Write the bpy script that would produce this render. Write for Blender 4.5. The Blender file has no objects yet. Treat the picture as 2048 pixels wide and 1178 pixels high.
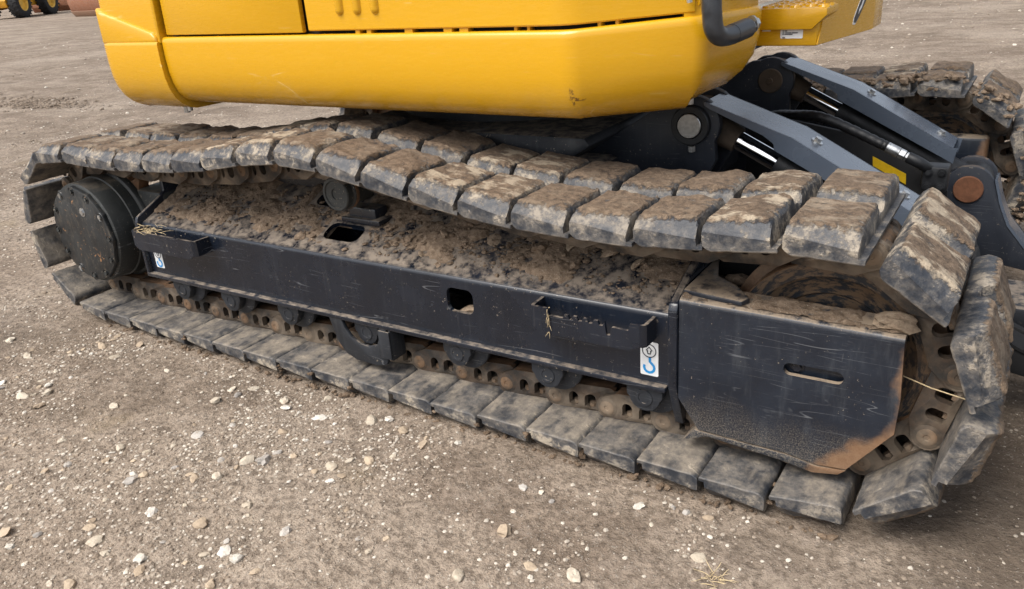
import bpy, bmesh, math, random
from mathutils import Vector, Matrix, noise
import numpy as np

sc = bpy.context.scene
COL = sc.collection
R = math.radians
random.seed(11)

# ------------------------------------------------------------------ camera
cd = bpy.data.cameras.new('camera'); cam = bpy.data.objects.new('camera', cd); COL.objects.link(cam)
cam.matrix_world = Matrix(((0.84434880, -0.15182878, 0.51383180, 1.77214579),
                           (0.53125830, 0.36175805, -0.76609120, -1.68967696),
                           (-0.06956810, 0.91982560, 0.38611028, 1.33916273),
                           (0, 0, 0, 1)))
cd.lens = 28.5788; cd.sensor_width = 36.0; cd.sensor_fit = 'HORIZONTAL'
cd.clip_start = 0.05; cd.clip_end = 3000
sc.camera = cam

# ------------------------------------------------------------------ light: bright overcast
SUN_EL, SUN_AZ = 55.0, 203.0       # azimuth clockwise from +Y
w = bpy.data.worlds.new('World'); sc.world = w; w.use_nodes = True
wn = w.node_tree; wn.nodes.clear()
sky = wn.nodes.new('ShaderNodeTexSky'); sky.sky_type = 'NISHITA'; sky.sun_disc = False
sky.sun_elevation = R(SUN_EL); sky.sun_rotation = R(SUN_AZ)
sky.air_density = 1.0; sky.dust_density = 4.0; sky.ozone_density = 1.0
hs = wn.nodes.new('ShaderNodeHueSaturation'); hs.inputs['Saturation'].default_value = 0.42
bg = wn.nodes.new('ShaderNodeBackground'); bg.inputs['Strength'].default_value = 0.15
wo = wn.nodes.new('ShaderNodeOutputWorld')
wn.links.new(sky.outputs[0], hs.inputs['Color']); wn.links.new(hs.outputs[0], bg.inputs['Color'])
wn.links.new(bg.outputs[0], wo.inputs['Surface'])
sd = bpy.data.lights.new('sun', 'SUN'); sd.energy = 2.0; sd.angle = R(38); sd.color = (1.0, 0.95, 0.88)
sun = bpy.data.objects.new('sun', sd); COL.objects.link(sun)
sv = Vector((math.sin(R(SUN_AZ)) * math.cos(R(SUN_EL)), math.cos(R(SUN_AZ)) * math.cos(R(SUN_EL)), math.sin(R(SUN_EL))))
sun.rotation_euler = sv.to_track_quat('Z', 'Y').to_euler(); sun.location = (0, -4, 8)
vs = sc.view_settings
vs.view_transform = 'Standard'; vs.look = 'None'; vs.gamma = 1.0; vs.exposure = 0.62; vs.use_curve_mapping = False

# ------------------------------------------------------------------ material helpers
class NT:
    def __init__(s, name):
        s.m = bpy.data.materials.new(name); s.m.use_nodes = True
        s.t = s.m.node_tree; s.t.nodes.clear()
        s.out = s.t.nodes.new('ShaderNodeOutputMaterial')
        s.b = s.t.nodes.new('ShaderNodeBsdfPrincipled')
        s.t.links.new(s.b.outputs[0], s.out.inputs[0])
    def n(s, ty, **k):
        x = s.t.nodes.new('ShaderNode' + ty)
        for a, v in k.items(): setattr(x, a, v)
        return x
    def put(s, sock, v):
        if v is None: return
        if hasattr(v, 'is_linked') or hasattr(v, 'links'): s.t.links.new(v, sock)
        else:
            if isinstance(v, tuple) and len(v) == 3 and sock.type == 'RGBA': v = v + (1,)
            sock.default_value = v
    def noise(s, vec, scale, detail=3, rough=.55, dist=0.0, out=0):
        x = s.n('TexNoise'); s.put(x.inputs['Vector'], vec); x.inputs['Scale'].default_value = scale
        x.inputs['Detail'].default_value = detail; x.inputs['Roughness'].default_value = rough
        x.inputs['Distortion'].default_value = dist
        return x.outputs[out]
    def voro(s, vec, scale, feat='F1', out=0, rnd=1.0):
        x = s.n('TexVoronoi', feature=feat); s.put(x.inputs['Vector'], vec); x.inputs['Scale'].default_value = scale
        x.inputs['Randomness'].default_value = rnd
        return x.outputs[out]
    def math(s, op, a, b=None, c=None, clamp=False):
        x = s.n('Math', operation=op, use_clamp=clamp); s.put(x.inputs[0], a)
        if b is not None: s.put(x.inputs[1], b)
        if c is not None: s.put(x.inputs[2], c)
        return x.outputs[0]
    def step(s, v, lo, hi, a=0.0, b=1.0):
        x = s.n('MapRange', interpolation_type='SMOOTHSTEP'); s.put(x.inputs[0], v)
        for i, q in enumerate((lo, hi, a, b)): s.put(x.inputs[i + 1], q)
        return x.outputs[0]
    def mix(s, f, a, b, blend='MIX'):
        x = s.n('Mix', data_type='RGBA', blend_type=blend); s.put(x.inputs[0], f)
        s.put(x.inputs[6], a); s.put(x.inputs[7], b)
        return x.outputs[2]
    def mapv(s, vec, scale=(1, 1, 1), loc=(0, 0, 0), rot=(0, 0, 0)):
        x = s.n('Mapping'); s.put(x.inputs[0], vec); x.inputs['Location'].default_value = loc
        x.inputs['Rotation'].default_value = rot; x.inputs['Scale'].default_value = scale
        return x.outputs[0]
    def pos(s): return s.n('NewGeometry').outputs['Position']
    def obj(s): return s.n('TexCoord').outputs['Object']
    def nrmz(s): return s.sep(s.n('NewGeometry').outputs['True Normal'])[2]
    def sep(s, v):
        x = s.n('SeparateXYZ'); s.put(x.inputs[0], v); return x.outputs
    def rand(s): return s.n('ObjectInfo').outputs['Random']
    def shifted(s):      # object coordinates moved by the object's own random number
        x = s.n('VectorMath', operation='ADD'); s.put(x.inputs[0], s.obj())
        c = s.n('CombineXYZ'); r = s.math('MULTIPLY', s.rand(), 37.0)
        s.put(c.inputs[0], r); s.put(c.inputs[1], s.math('MULTIPLY', r, 1.7)); s.put(c.inputs[2], r)
        s.put(x.inputs[1], c.outputs[0]); return x.outputs[0]
    def bump(s, h, strength=.3, dist=.01, normal=None):
        x = s.n('Bump'); x.inputs['Strength'].default_value = strength; x.inputs['Distance'].default_value = dist
        s.put(x.inputs['Height'], h)
        if normal is not None: s.put(x.inputs['Normal'], normal)
        return x.outputs[0]
    def fin(s, col=None, rough=None, metal=None, normal=None, spec=None, coat=None):
        s.put(s.b.inputs['Base Color'], col); s.put(s.b.inputs['Roughness'], rough)
        s.put(s.b.inputs['Metallic'], metal); s.put(s.b.inputs['Normal'], normal)
        if spec is not None: s.b.inputs['Specular IOR Level'].default_value = spec
        if coat is not None: s.b.inputs['Coat Weight'].default_value = coat; s.b.inputs['Coat Roughness'].default_value = .12
        return s.m

MUD = (.120, .082, .055); CLAY = (.46, .385, .29); DUST = (.30, .245, .19)
M = {}
def simple(name, col, rough=.5, metal=0.0, spec=None, var=.25, scale=40, bump=0.0):
    t = NT(name); p = t.pos()
    f = t.noise(p, scale, 4)
    c = t.mix(t.step(f, .3, .7), tuple(x * (1 - var) for x in col), tuple(min(1, x * (1 + var)) for x in col))
    rr = t.step(f, .3, .7, rough * .85, min(1, rough * 1.15))
    M[name] = t.fin(c, rr, metal, t.bump(f, .4, bump) if bump else None, spec)
    return M[name]

# ground soil
t = NT('soil'); p = t.pos()
big = t.noise(p, .55, 4, .6); mid = t.noise(p, 3.5, 5, .62); fine = t.noise(p, 45, 4, .65); vf = t.noise(p, 230, 3, .7)
streak = t.noise(t.mapv(p, (.22, 1.5, 1), rot=(0, 0, R(-8))), 1.1, 5, .62)
c = t.mix(t.step(mid, .3, .72), (.172, .131, .096), (.335, .268, .206))
c = t.mix(t.step(big, .42, .68, 0, .55), c, (.455, .382, .308))
c = t.mix(t.step(streak, .53, .66, 0, .50), c, (.155, .112, .082))
c = t.mix(t.step(fine, .34, .60, .70, 0), c, (.085, .063, .046))
f4 = t.noise(p, 14, 5, .7); c = t.mix(t.step(f4, .52, .72, 0, .45), c, (.36, .30, .245)); c = t.mix(t.step(f4, .30, .46, .40, 0), c, (.12, .092, .07))
c = t.mix(t.step(vf, .52, .74, 0, .42), c, (.40, .345, .285))
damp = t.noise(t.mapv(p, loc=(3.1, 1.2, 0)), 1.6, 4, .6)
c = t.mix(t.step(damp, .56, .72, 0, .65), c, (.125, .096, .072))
q_ = t.sep(p); shade_r = t.math('SQRT', t.math('ADD', t.math('POWER', t.math('MULTIPLY', t.math('SUBTRACT', q_[0], 2.0), .9), 2.0), t.math('POWER', t.math('SUBTRACT', q_[1], .45), 2.0)))
c = t.mix(t.step(t.math('ADD', shade_r, t.math('MULTIPLY', mid, .7)), 1.25, .65, 0, .72), c, (.10, .077, .058))  # shade of machine and blade at the idler end, painted into the soil colour
yel = t.noise(t.mapv(p, loc=(9.1, 4.2, 0)), 2.1, 4, .6)
c = t.mix(t.step(yel, .60, .75, 0, .45), c, (.235, .18, .11))
sp1 = t.noise(p, 150, 2, .6, .4); sp2 = t.noise(t.mapv(p, loc=(2, 5, 0)), 62, 2.5, .6, .6); dk = t.noise(t.mapv(p, loc=(7, 1, 0)), 95, 3, .65)
dens = t.noise(t.mapv(p, loc=(4, 8, 0)), 1.3, 4, .6)
lim = t.step(dens, .35, .68, .055, 0)
peb = t.step(t.math('SUBTRACT', sp1, lim), .60, .66); peb2 = t.step(t.math('SUBTRACT', sp2, lim), .645, .68)
c = t.mix(t.step(dk, .58, .70, 0, .5), c, (.085, .064, .047))
c = t.mix(t.math('MULTIPLY', peb, .62), c, t.mix(vf, (.30, .25, .20), (.62, .57, .50)))
c = t.mix(t.math('MULTIPLY', peb2, .62), c, t.mix(fine, (.28, .23, .18), (.60, .55, .48)))
h = t.math('ADD', t.math('MULTIPLY', mid, 1.3), t.math('MULTIPLY', fine, .6))
h = t.math('ADD', h, t.math('MULTIPLY', vf, .22)); h = t.math('ADD', h, t.math('MULTIPLY', peb, .16))
h = t.math('ADD', h, t.math('MULTIPLY', f4, .9)); h = t.math('ADD', h, t.math('MULTIPLY', peb2, .28)); h = t.math('SUBTRACT', h, t.math('MULTIPLY', dk, .3))
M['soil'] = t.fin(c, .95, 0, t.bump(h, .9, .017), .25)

# stones
t = NT('stone'); p = t.pos(); g = t.n('NewGeometry').outputs['Random Per Island']
c = t.mix(t.math('POWER', g, 2.2), (.24, .19, .145), (.64, .59, .51))
c = t.mix(t.step(t.noise(p, 60, 4), .45, .75, 0, .7), c, (.30, .235, .17))
M['stone'] = t.fin(c, .9, 0, t.bump(t.noise(p, 180, 4), .5, .004), .3)
t = NT('loose_stone'); p = t.pos(); g = t.rand()
c = t.mix(g, (.36, .30, .235), (.72, .68, .61))
c = t.mix(t.step(t.noise(p, 55, 4), .45, .75, 0, .75), c, (.30, .235, .17))
M['loose_stone'] = t.fin(c, .9, 0, t.bump(t.noise(p, 150, 4), .5, .005), .3)

# dried mud / clods
def mudmat(name, a, b, scale=60):
    t = NT(name); p = t.pos(); f = t.noise(p, scale, 6, .65); g = t.noise(p, 7, 3)
    c = t.mix(t.step(f, .32, .7), a, b); c = t.mix(t.step(g, .4, .7, 0, .5), c, tuple(x * .55 for x in a))
    c = t.mix(t.step(t.noise(p, 300, 2), .62, .72, 0, .6), c, (.5, .45, .38))
    h = t.math('ADD', f, t.math('MULTIPLY', t.noise(p, 240, 4, .7), .5))
    M[name] = t.fin(c, .95, 0, t.bump(h, .9, .006), .2)
mudmat('mud', (.125, .086, .058), (.235, .172, .118))
mudmat('frame_dirt', (.165, .118, .082), (.30, .225, .16))
mudmat('pale_clod', (.27, .20, .14), (.42, .33, .24))

# yellow paint
t = NT('yellow_paint'); p = t.pos()
f = t.noise(p, 2.2, 3); f2 = t.noise(t.mapv(p, (6, 6, 40)), 3, 4)
c = t.mix(f, (.590, .310, .0055), (.620, .330, .0075))
film = t.math('MULTIPLY', t.step(t.math('ADD', t.sep(p)[2], t.math('MULTIPLY', t.noise(p, 4, 5, .65), .16)), 1.10, .96), t.step(t.noise(p, 40, 5, .7), .35, .65, .10, .34))
c = t.mix(film, c, (.40, .28, .12))
sp = t.noise(p, 130, 3, .7)
c = t.mix(t.step(sp, .70, .76, 0, .3), c, (.45, .30, .10))
scr = t.noise(t.mapv(p, (3, 3, 90), rot=(0, R(12), 0)), 2.4, 2)
c = t.mix(t.step(scr, .735, .75, 0, .30), c, (.86, .66, .28))
def contour(t, vec, scale, wdt, det=2, lo=.5):
    n_ = t.noise(vec, scale, det, .4, 0); return t.step(t.math('ABSOLUTE', t.math('SUBTRACT', n_, lo)), wdt, wdt * .4)
lines = t.math('MULTIPLY', contour(t, t.mapv(p, (.5, .5, 2.6), rot=(0, R(-20), 0)), 5, .004, 0), t.step(t.noise(t.mapv(p, loc=(3, 3, 3)), 7, 3), .60, .68, 0, .5))
c = t.mix(lines, c, (.80, .62, .28))
def spot(px, pz, rx, rz):
    q = t.sep(p); a = t.math('DIVIDE', t.math('SUBTRACT', q[0], px), rx); b = t.math('DIVIDE', t.math('SUBTRACT', q[2], pz), rz)
    return t.step(t.math('ADD', t.math('MULTIPLY', a, a), t.math('MULTIPLY', b, b)), 1.0, .3)
sc1 = t.math('MULTIPLY', t.math('MAXIMUM', spot(.731, .982, .008, .030), spot(.742, .974, .024, .006)), t.step(t.noise(p, 140, 4, .7), .46, .58))
c = t.mix(sc1, c, (.13, .055, .012))
M['yellow_paint'] = t.fin(c, t.step(f2, .3, .7, .22, .32), 0, t.bump(t.noise(p, 5, 2), .05, .01), .5, .25)
simple('old_yellow', (.62, .30, .02), .6, 0, None, .25, 3)

# blue-black machine paint with scratches, splashes and settled dust
def darkpaint(name, base, dust=.55, rough=.34, splash=.5, dcol=DUST, var=1.6, coat=0.0, scr=.3):
    t = NT(name); p = t.pos(); z = t.nrmz()
    f = t.noise(p, 5, 5, .6); s1 = t.noise(t.mapv(p, (4, 4, 60), rot=(0, R(9), 0)), 5, 3)
    s2 = t.noise(t.mapv(p, (60, 60, 3)), 1.2, 4)
    c = t.mix(t.step(f, .3, .7), base, tuple(x * var for x in base))
    c = t.mix(t.math('MULTIPLY', contour(t, t.mapv(p, (.3, .3, 5.0), rot=(0, R(8), 0)), 6, .006, 0), t.step(t.noise(t.mapv(p, loc=(5, 5, 5)), 9, 3), .50, .62, 0, scr)), c, (.30, .31, .32))
    c = t.mix(t.step(s2, .52, .85, 0, .16 * splash), c, (.13, .135, .14))
    c = t.mix(t.math('MULTIPLY', t.step(s1, .66, .69), t.step(f, .45, .6, 0, .20)), c, (.20, .20, .20))
    vs_ = t.noise(p, 95, 3, .75)
    c = t.mix(t.math('MULTIPLY', t.step(vs_, .64, .70), t.step(t.noise(p, 6, 3), .42, .62, 0, .9 * splash)), c, CLAY)
    fine = t.noise(p, 28, 6, .7)
    thr = t.step(z, .84, .905)
    d = t.math('MULTIPLY', thr, t.step(fine, .36, .62, 0, dust))
    c = t.mix(d, c, dcol)
    r = t.math('ADD', t.step(f, .3, .7, rough * .8, rough * 1.3), t.math('MULTIPLY', d, .5), clamp=True)
    M[name] = t.fin(c, r, 0, t.bump(t.math('ADD', fine, t.math('MULTIPLY', vs_, .4)), .10 if coat == 0 else .06, .004), .5, coat)
darkpaint('frame_paint', (.0056, .0084, .0148), .7, .26, .7, DUST, 1.5, .12)
darkpaint('under_paint', (.010, .012, .016), .6, .55, 1.0)
darkpaint('cover_paint', (.078, .096, .126), .0, .26, .12, DUST, 1.12, .2, .12)
darkpaint('drum_paint', (.018, .020, .020), .55, .5, 1.3, (.16, .13, .095))
darkpaint('lug_paint', (.012, .015, .022), .8, .5, .5, (.12, .09, .065))

t = NT('drive_cover'); p = t.pos(); f = t.noise(p, 7, 5, .65); n2 = t.noise(p, 34, 4, .6, 1.2); n3 = t.noise(t.mapv(p, (50, 50, 18), rot=(0, R(35), 0)), 1.5, 4)
c = t.mix(t.step(f, .3, .7), (.010, .012, .014), (.024, .026, .027))
c = t.mix(t.step(n3, .50, .75, 0, .5), c, (.085, .072, .055)); c = t.mix(t.step(n2, .655, .69, 0, .85), c, (.33, .17, .075))
c = t.mix(t.step(t.noise(p, 120, 3, .7), .64, .70, 0, .5), c, (.30, .25, .19))
M['drive_cover'] = t.fin(c, t.step(f, .3, .7, .32, .55), 0, t.bump(n2, .12, .003), .5)
# idler yoke box: as the frame, with scraped, rusted and splashed lower corner
t = NT('yoke_paint'); p = t.pos(); z = t.nrmz(); xyz = t.sep(p)
f = t.noise(p, 5, 5, .6); s1 = t.noise(t.mapv(p, (5, 5, 50), rot=(0, R(14), 0)), 6, 3)
s3 = t.noise(t.mapv(p, (40, 40, 6), rot=(0, R(-30), 0)), 3, 3)
c = t.mix(t.step(f, .3, .7), (.0065, .0098, .0175), (.012, .018, .030))
c = t.mix(t.step(t.noise(t.mapv(p, (14, 14, 3)), 1.6, 5, .65), .48, .74, 0, .30), c, (.10, .11, .12))
for sx, ro, am in ((.30, 24, .30), (.35, -14, .26), (.25, 6, .24)):
    c = t.mix(t.math('MULTIPLY', contour(t, t.mapv(p, (sx, sx, 5.0), rot=(0, R(ro), 0), loc=(ro, 0, 0)), 6, .006, 0), t.step(t.noise(t.mapv(p, loc=(ro, 5, 5)), 10, 3), .50, .62, 0, am)), c, (.30, .31, .32))
spk = t.noise(p, 110, 3, .75); c = t.mix(t.math('MULTIPLY', t.step(spk, .66, .71), t.step(t.noise(p, 7, 3), .44, .62, 0, .8)), c, CLAY)
c = t.mix(t.math('MULTIPLY', t.step(s1, .62, .70), t.step(f, .42, .62, 0, .16)), c, (.20, .20, .20)); c = t.mix(t.math('MULTIPLY', t.step(s3, .66, .72), t.step(f, .40, .6, 0, .14)), c, (.2, .2, .2))
low = t.step(t.math('ADD', xyz[2], t.math('MULTIPLY', f, .20)), .36, .22)
sp = t.noise(p, 260, 4, .8)
c = t.mix(t.math('MULTIPLY', low, t.step(sp, .44, .66, 0, .5)), c, (.34, .29, .22))
ed = t.step(t.math('ADD', xyz[0], t.math('MULTIPLY', t.noise(p, 12, 4), .10)), 1.64, 1.665)
ed2 = t.step(t.math('ADD', t.math('SUBTRACT', xyz[0], xyz[2]), t.math('MULTIPLY', t.noise(p, 14, 4), .12)), 1.355, 1.40)
c = t.mix(t.math('MAXIMUM', t.math('MULTIPLY', ed, .75), t.math('MULTIPLY', ed2, .8)), c, t.mix(t.noise(p, 70, 5, .7), (.14, .058, .022), (.32, .205, .12)))
fine = t.noise(p, 26, 6, .7)
d = t.math('MULTIPLY', t.step(z, .25, .9), t.step(fine, .34, .56, 0, .9)); c = t.mix(d, c, (.29, .225, .16))
M['yoke_paint'] = t.fin(c, t.math('ADD', t.step(f, .3, .7, .3, .5), t.math('MULTIPLY', d, .4), clamp=True), 0, t.bump(t.math('ADD', fine, sp), .08, .004), .5, .10)

# rubber track pads: bluish rubber, pale dried clay on the ends, brown mud on the tread
t = NT('pad_rubber'); q = t.shifted(); o = t.sep(t.obj()); rnd = t.rand()
tz = t.math('MULTIPLY', o[2], -1.0)
f = t.noise(q, 16, 6, .68); f2 = t.noise(q, 55, 5, .7); f3 = t.noise(t.mapv(q, (30, 9, 9)), 2.2, 4, .6); vf = t.noise(q, 210, 3, .7)
c = t.mix(t.step(f, .3, .7), (.017, .022, .031), (.046, .055, .070))
inner = t.step(tz, .040, .034)
dusty = t.step(t.math('ADD', f, t.math('MULTIPLY', f2, .55)), .60, .95, .03, .50)
dusty = t.math('ADD', dusty, t.math('MULTIPLY', inner, t.step(t.math('ADD', t.noise(t.mapv(q, (12, 5, 8)), 1.8, 4, .6), t.math('MULTIPLY', rnd, .16)), .47, .72, .08, .58)), clamp=True)
c = t.mix(dusty, c, t.mix(f2, (.175, .150, .120), (.30, .260, .21)))
edgeclay = t.step(t.math('ADD', tz, t.math('MULTIPLY', t.math('SUBTRACT', f, .5), .20)), .052, .074)
clay = t.math('MULTIPLY', edgeclay, t.step(t.math('ADD', f, t.math('MULTIPLY', t.noise(q, 90, 4, .7), .5)), .72, .90, 0, t.step(rnd, 0, 1, .45, .95)))
c = t.mix(clay, c, t.mix(vf, (.29, .245, .185), (.46, .40, .32)))
mudk = t.step(t.math('ADD', tz, t.math('MULTIPLY', t.math('SUBTRACT', f2, .5), .040)), .0945, .1035)
mudcol = t.mix(t.step(f2, .35, .7), (.088, .061, .041), (.190, .136, .092))
dry = t.math('MULTIPLY', t.step(t.noise(t.mapv(q, (8, 14, 8)), 1.6, 5, .65), .48, .60), t.step(rnd, .35, .85, .12, 1))
mudcol = t.mix(t.math('MULTIPLY', dry, .85), mudcol, t.mix(vf, (.31, .25, .18), (.48, .41, .31)))
mudcol = t.mix(t.step(vf, .66, .72, 0, .5), mudcol, (.5, .45, .37))
c = t.mix(mudk, c, mudcol)
rough = t.math('ADD', t.step(f, .3, .7, .42, .58), t.math('MULTIPLY', t.math('MAXIMUM', mudk, clay), .4), clamp=True)
h = t.math('ADD', t.math('MULTIPLY', f2, .5), t.math('MULTIPLY', vf, t.math('ADD', .08, t.math('MULTIPLY', mudk, .45))))
h = t.math('ADD', h, t.math('MULTIPLY', clay, .35))
M['pad_rubber'] = t.fin(c, rough, 0, t.bump(t.math('ADD', h, t.math('MULTIPLY', mudk, t.noise(q, 26, 5, .7))), .7, .009), .4)

# rusty steel of chain, pins, idler tread
def rust(name, dark, ru, du, rough=.75, amt=.5, damt=.45):
    t = NT(name); p = t.pos(); f = t.noise(p, 22, 6, .68); g = t.noise(p, 9, 4); v = t.noise(p, 140, 4, .7)
    c = t.mix(t.step(f, .36, .66, 0, amt), dark, ru); c = t.mix(t.step(g, .40, .66, 0, damt), c, du)
    c = t.mix(t.step(v, .6, .75, 0, .4), c, du)
    M[name] = t.fin(c, rough, .15, t.bump(t.math('ADD', f, t.math('MULTIPLY', v, .4)), .45, .004), .4)
rust('chain_steel', (.036, .033, .030), (.125, .078, .046), (.215, .170, .125), .75, .5, .85)
rust('pin_rust', (.085, .066, .05), (.225, .130, .070), (.30, .235, .17), .88, .7, .7)
rust('rail_rust', (.105, .062, .036), (.24, .135, .075), (.18, .13, .09), .6, .6, .5)
rust('sprocket_rust', (.08, .045, .027), (.22, .105, .045), (.14, .105, .07), .75, .7, .5)
rust('pin_plate', (.12, .05, .025), (.22, .095, .05), (.16, .08, .045), .85, .7, .4)
rust('boss_dirt', (.050, .038, .028), (.085, .062, .045), (.12, .088, .062), .9, .6, .6)
rust('blade_rust', (.20, .085, .045), (.34, .15, .085), (.28, .16, .11), .85, .7, .5)
rust('blade_edge', (.30, .17, .11), (.36, .22, .15), (.34, .26, .2), .8, .6, .5)
# idler disc: turned rings of worn paint, rust and dirt
t = NT('idler_disc'); o = t.obj(); x = t.sep(o)
rad = t.math('SQRT', t.math('ADD', t.math('MULTIPLY', x[0], x[0]), t.math('MULTIPLY', x[2], x[2])))
cv = t.n('CombineXYZ'); t.put(cv.inputs[0], rad)
t.put(cv.inputs[1], t.math('MULTIPLY', t.math('ARCTAN2', x[0], x[2]), .06))
ring = t.noise(cv.outputs[0], 75, 5, .7); f = t.noise(o, 8, 5, .65)
c = t.mix(t.step(ring, .44, .56), (.018, .022, .028), (.125, .086, .056))
c = t.mix(t.step(t.math('ADD', f, t.math('MULTIPLY', ring, .3)), .60, .90, 0, .6), c, (.15, .095, .055))
M['idler_disc'] = t.fin(c, .42, .25, t.bump(ring, .3, .004), .45)

simple('bolt_zinc', (.55, .56, .56), .32, .9, None, .2, 60)
simple('pin_steel', (.42, .42, .41), .38, .9, None, .15, 90)
simple('chrome', (.82, .83, .85), .06, 1.0, None, .03, 30)
simple('hose', (.012, .012, .013), .45, 0, None, .3, 80)
simple('black_part', (.010, .011, .013), .5, 0, None, .4, 30)
simple('tube_paint', (.030, .034, .040), .38, 0, None, .4, 25)
simple('interior_black', (.008, .008, .009), .8, 0, None, .3, 10)
simple('sticker_white', (.74, .76, .77), .45, 0, None, .05, 60)
simple('sticker_blue', (.02, .27, .62), .45, 0, None, .08, 60)
simple('sticker_ink', (.03, .035, .05), .5, 0, None, .1, 60)
simple('sticker_yellow', (.80, .50, .01), .45, 0, None, .08, 60)
simple('logo_black', (.03, .033, .036), .45, 0, None, .1, 60)
simple('straw', (.47, .37, .22), .9, 0, None, .3, 90)
simple('tyre_rubber', (.022, .022, .023), .85, 0, None, .4, 5)
simple('rim_yellow', (.70, .42, .06), .55, 0, None, .2, 4)

# ------------------------------------------------------------------ mesh helpers
def link(name, me, mat=None, parent=None, smooth=None):
    if mat is not None:
        for x in (mat if isinstance(mat, (list, tuple)) else [mat]): me.materials.append(M[x])
    if smooth is not None:
        for p_ in me.polygons: p_.use_smooth = True
        me.set_sharp_from_angle(angle=R(smooth))
    ob = bpy.data.objects.new(name, me); COL.objects.link(ob)
    if parent is not None: ob.parent = parent
    return ob
def tomesh(bm, name='mesh'):
    bmesh.ops.recalc_face_normals(bm, faces=bm.faces)
    me = bpy.data.meshes.new(name); bm.to_mesh(me); bm.free(); return me
def bm_obj(name, bm, mat, parent=None, smooth=35):
    return link(name, tomesh(bm, name), mat, parent, smooth)
def merge(bm, other, mi=0):
    """append bmesh `other` to bm (frees it)"""
    bmesh.ops.recalc_face_normals(other, faces=other.faces)
    mp = {}
    for v in other.verts: mp[v] = bm.verts.new(v.co)
    for f in other.faces:
        try: nf = bm.faces.new([mp[v] for v in f.verts]); nf.material_index = mi if mi else f.material_index
        except ValueError: pass
    other.free(); return bm
def do_bevel(bm, width, seg=2, ang=25):
    bm.normal_update()
    es = [e for e in bm.edges if len(e.link_faces) == 2 and e.calc_face_angle(0) > R(ang)]
    if es: bmesh.ops.bevel(bm, geom=es, offset=width, segments=seg, affect='EDGES', profile=.5, clamp_overlap=True)
    return bm
def box(x0, x1, y0, y1, z0, z1, bev=0, seg=2):
    bm = bmesh.new()
    vs_ = [bm.verts.new((x, y, z)) for x in (x0, x1) for y in (y0, y1) for z in (z0, z1)]
    for f in ((0, 1, 3, 2), (4, 6, 7, 5), (0, 4, 5, 1), (2, 3, 7, 6), (0, 2, 6, 4), (1, 5, 7, 3)): bm.faces.new([vs_[i] for i in f])
    bmesh.ops.recalc_face_normals(bm, faces=bm.faces)
    if bev: do_bevel(bm, bev, seg)
    return bm
def xform(bm, mat): bmesh.ops.transform(bm, matrix=mat, verts=bm.verts); return bm
FXZ = Matrix(((1, 0, 0, 0), (0, 0, 1, 0), (0, 1, 0, 0), (0, 0, 0, 1)))      # (a,b,t) -> (x=a, y=t, z=b)
FYZ = Matrix(((0, 0, 1, 0), (1, 0, 0, 0), (0, 1, 0, 0), (0, 0, 0, 1)))      # (a,b,t) -> (x=t, y=a, z=b)
FXY = Matrix.Identity(4)
def plate(outline, t0, t1, frame=FXZ, holes=(), bev=0, seg=2):
    """flat outline (a,b) with holes, thickness t0..t1, in the given frame"""
    bm = bmesh.new(); edges = []
    for loop in [outline] + list(holes):
        v = [bm.verts.new((a, b, t0)) for a, b in loop]
        edges += [bm.edges.new((v[i], v[(i + 1) % len(v)])) for i in range(len(v))]
    if holes: bmesh.ops.triangle_fill(bm, use_beauty=True, edges=edges)
    else: bm.faces.new(bm.verts[:] if False else [v_ for v_ in bm.verts])
    r = bmesh.ops.extrude_face_region(bm, geom=bm.faces[:])
    bmesh.ops.translate(bm, vec=(0, 0, t1 - t0), verts=[g for g in r['geom'] if isinstance(g, bmesh.types.BMVert)])
    bmesh.ops.recalc_face_normals(bm, faces=bm.faces)
    if bev: do_bevel(bm, bev, seg)
    return xform(bm, frame)
def rrect(x0, x1, z0, z1, r, n=4):
    out = []
    for cx, cz, a0 in ((x1 - r, z1 - r, 0), (x0 + r, z1 - r, 90), (x0 + r, z0 + r, 180), (x1 - r, z0 + r, 270)):
        for i in range(n + 1):
            a = R(a0 + 90 * i / n); out.append((cx + r * math.cos(a), cz + r * math.sin(a)))
    return out
def arc(cx, cz, r, a0, a1, n):
    return [(cx + r * math.cos(R(a0 + (a1 - a0) * i / n)), cz + r * math.sin(R(a0 + (a1 - a0) * i / n))) for i in range(n + 1)]
def lathe(prof, n=32, axis='Y', center=(0, 0, 0), closed=False):
    """prof: list of (radius, along)"""
    bm = bmesh.new(); rings = []
    for r, h in prof:
        if r < 1e-6:
            rings.append([bm.verts.new((0, h, 0))])
        else:
            rings.append([bm.verts.new((r * math.cos(2 * math.pi * i / n), h, r * math.sin(2 * math.pi * i / n))) for i in range(n)])
    m = len(prof)
    for k in range(m if closed else m - 1):
        a, b = rings[k], rings[(k + 1) % m]
        for i in range(n):
            j = (i + 1) % n
            if len(a) == 1 and len(b) == 1: continue
            if len(a) == 1: bm.faces.new((a[0], b[i], b[j]))
            elif len(b) == 1: bm.faces.new((a[i], b[0], a[j]))
            else: bm.faces.new((a[i], b[i], b[j], a[j]))
    if axis == 'X': xform(bm, Matrix(((0, 1, 0, 0), (1, 0, 0, 0), (0, 0, 1, 0), (0, 0, 0, 1))))
    if axis == 'Z': xform(bm, Matrix(((1, 0, 0, 0), (0, 0, 1, 0), (0, 1, 0, 0), (0, 0, 0, 1))))
    bmesh.ops.translate(bm, vec=center, verts=bm.verts)
    bmesh.ops.recalc_face_normals(bm, faces=bm.faces)
    return bm
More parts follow.
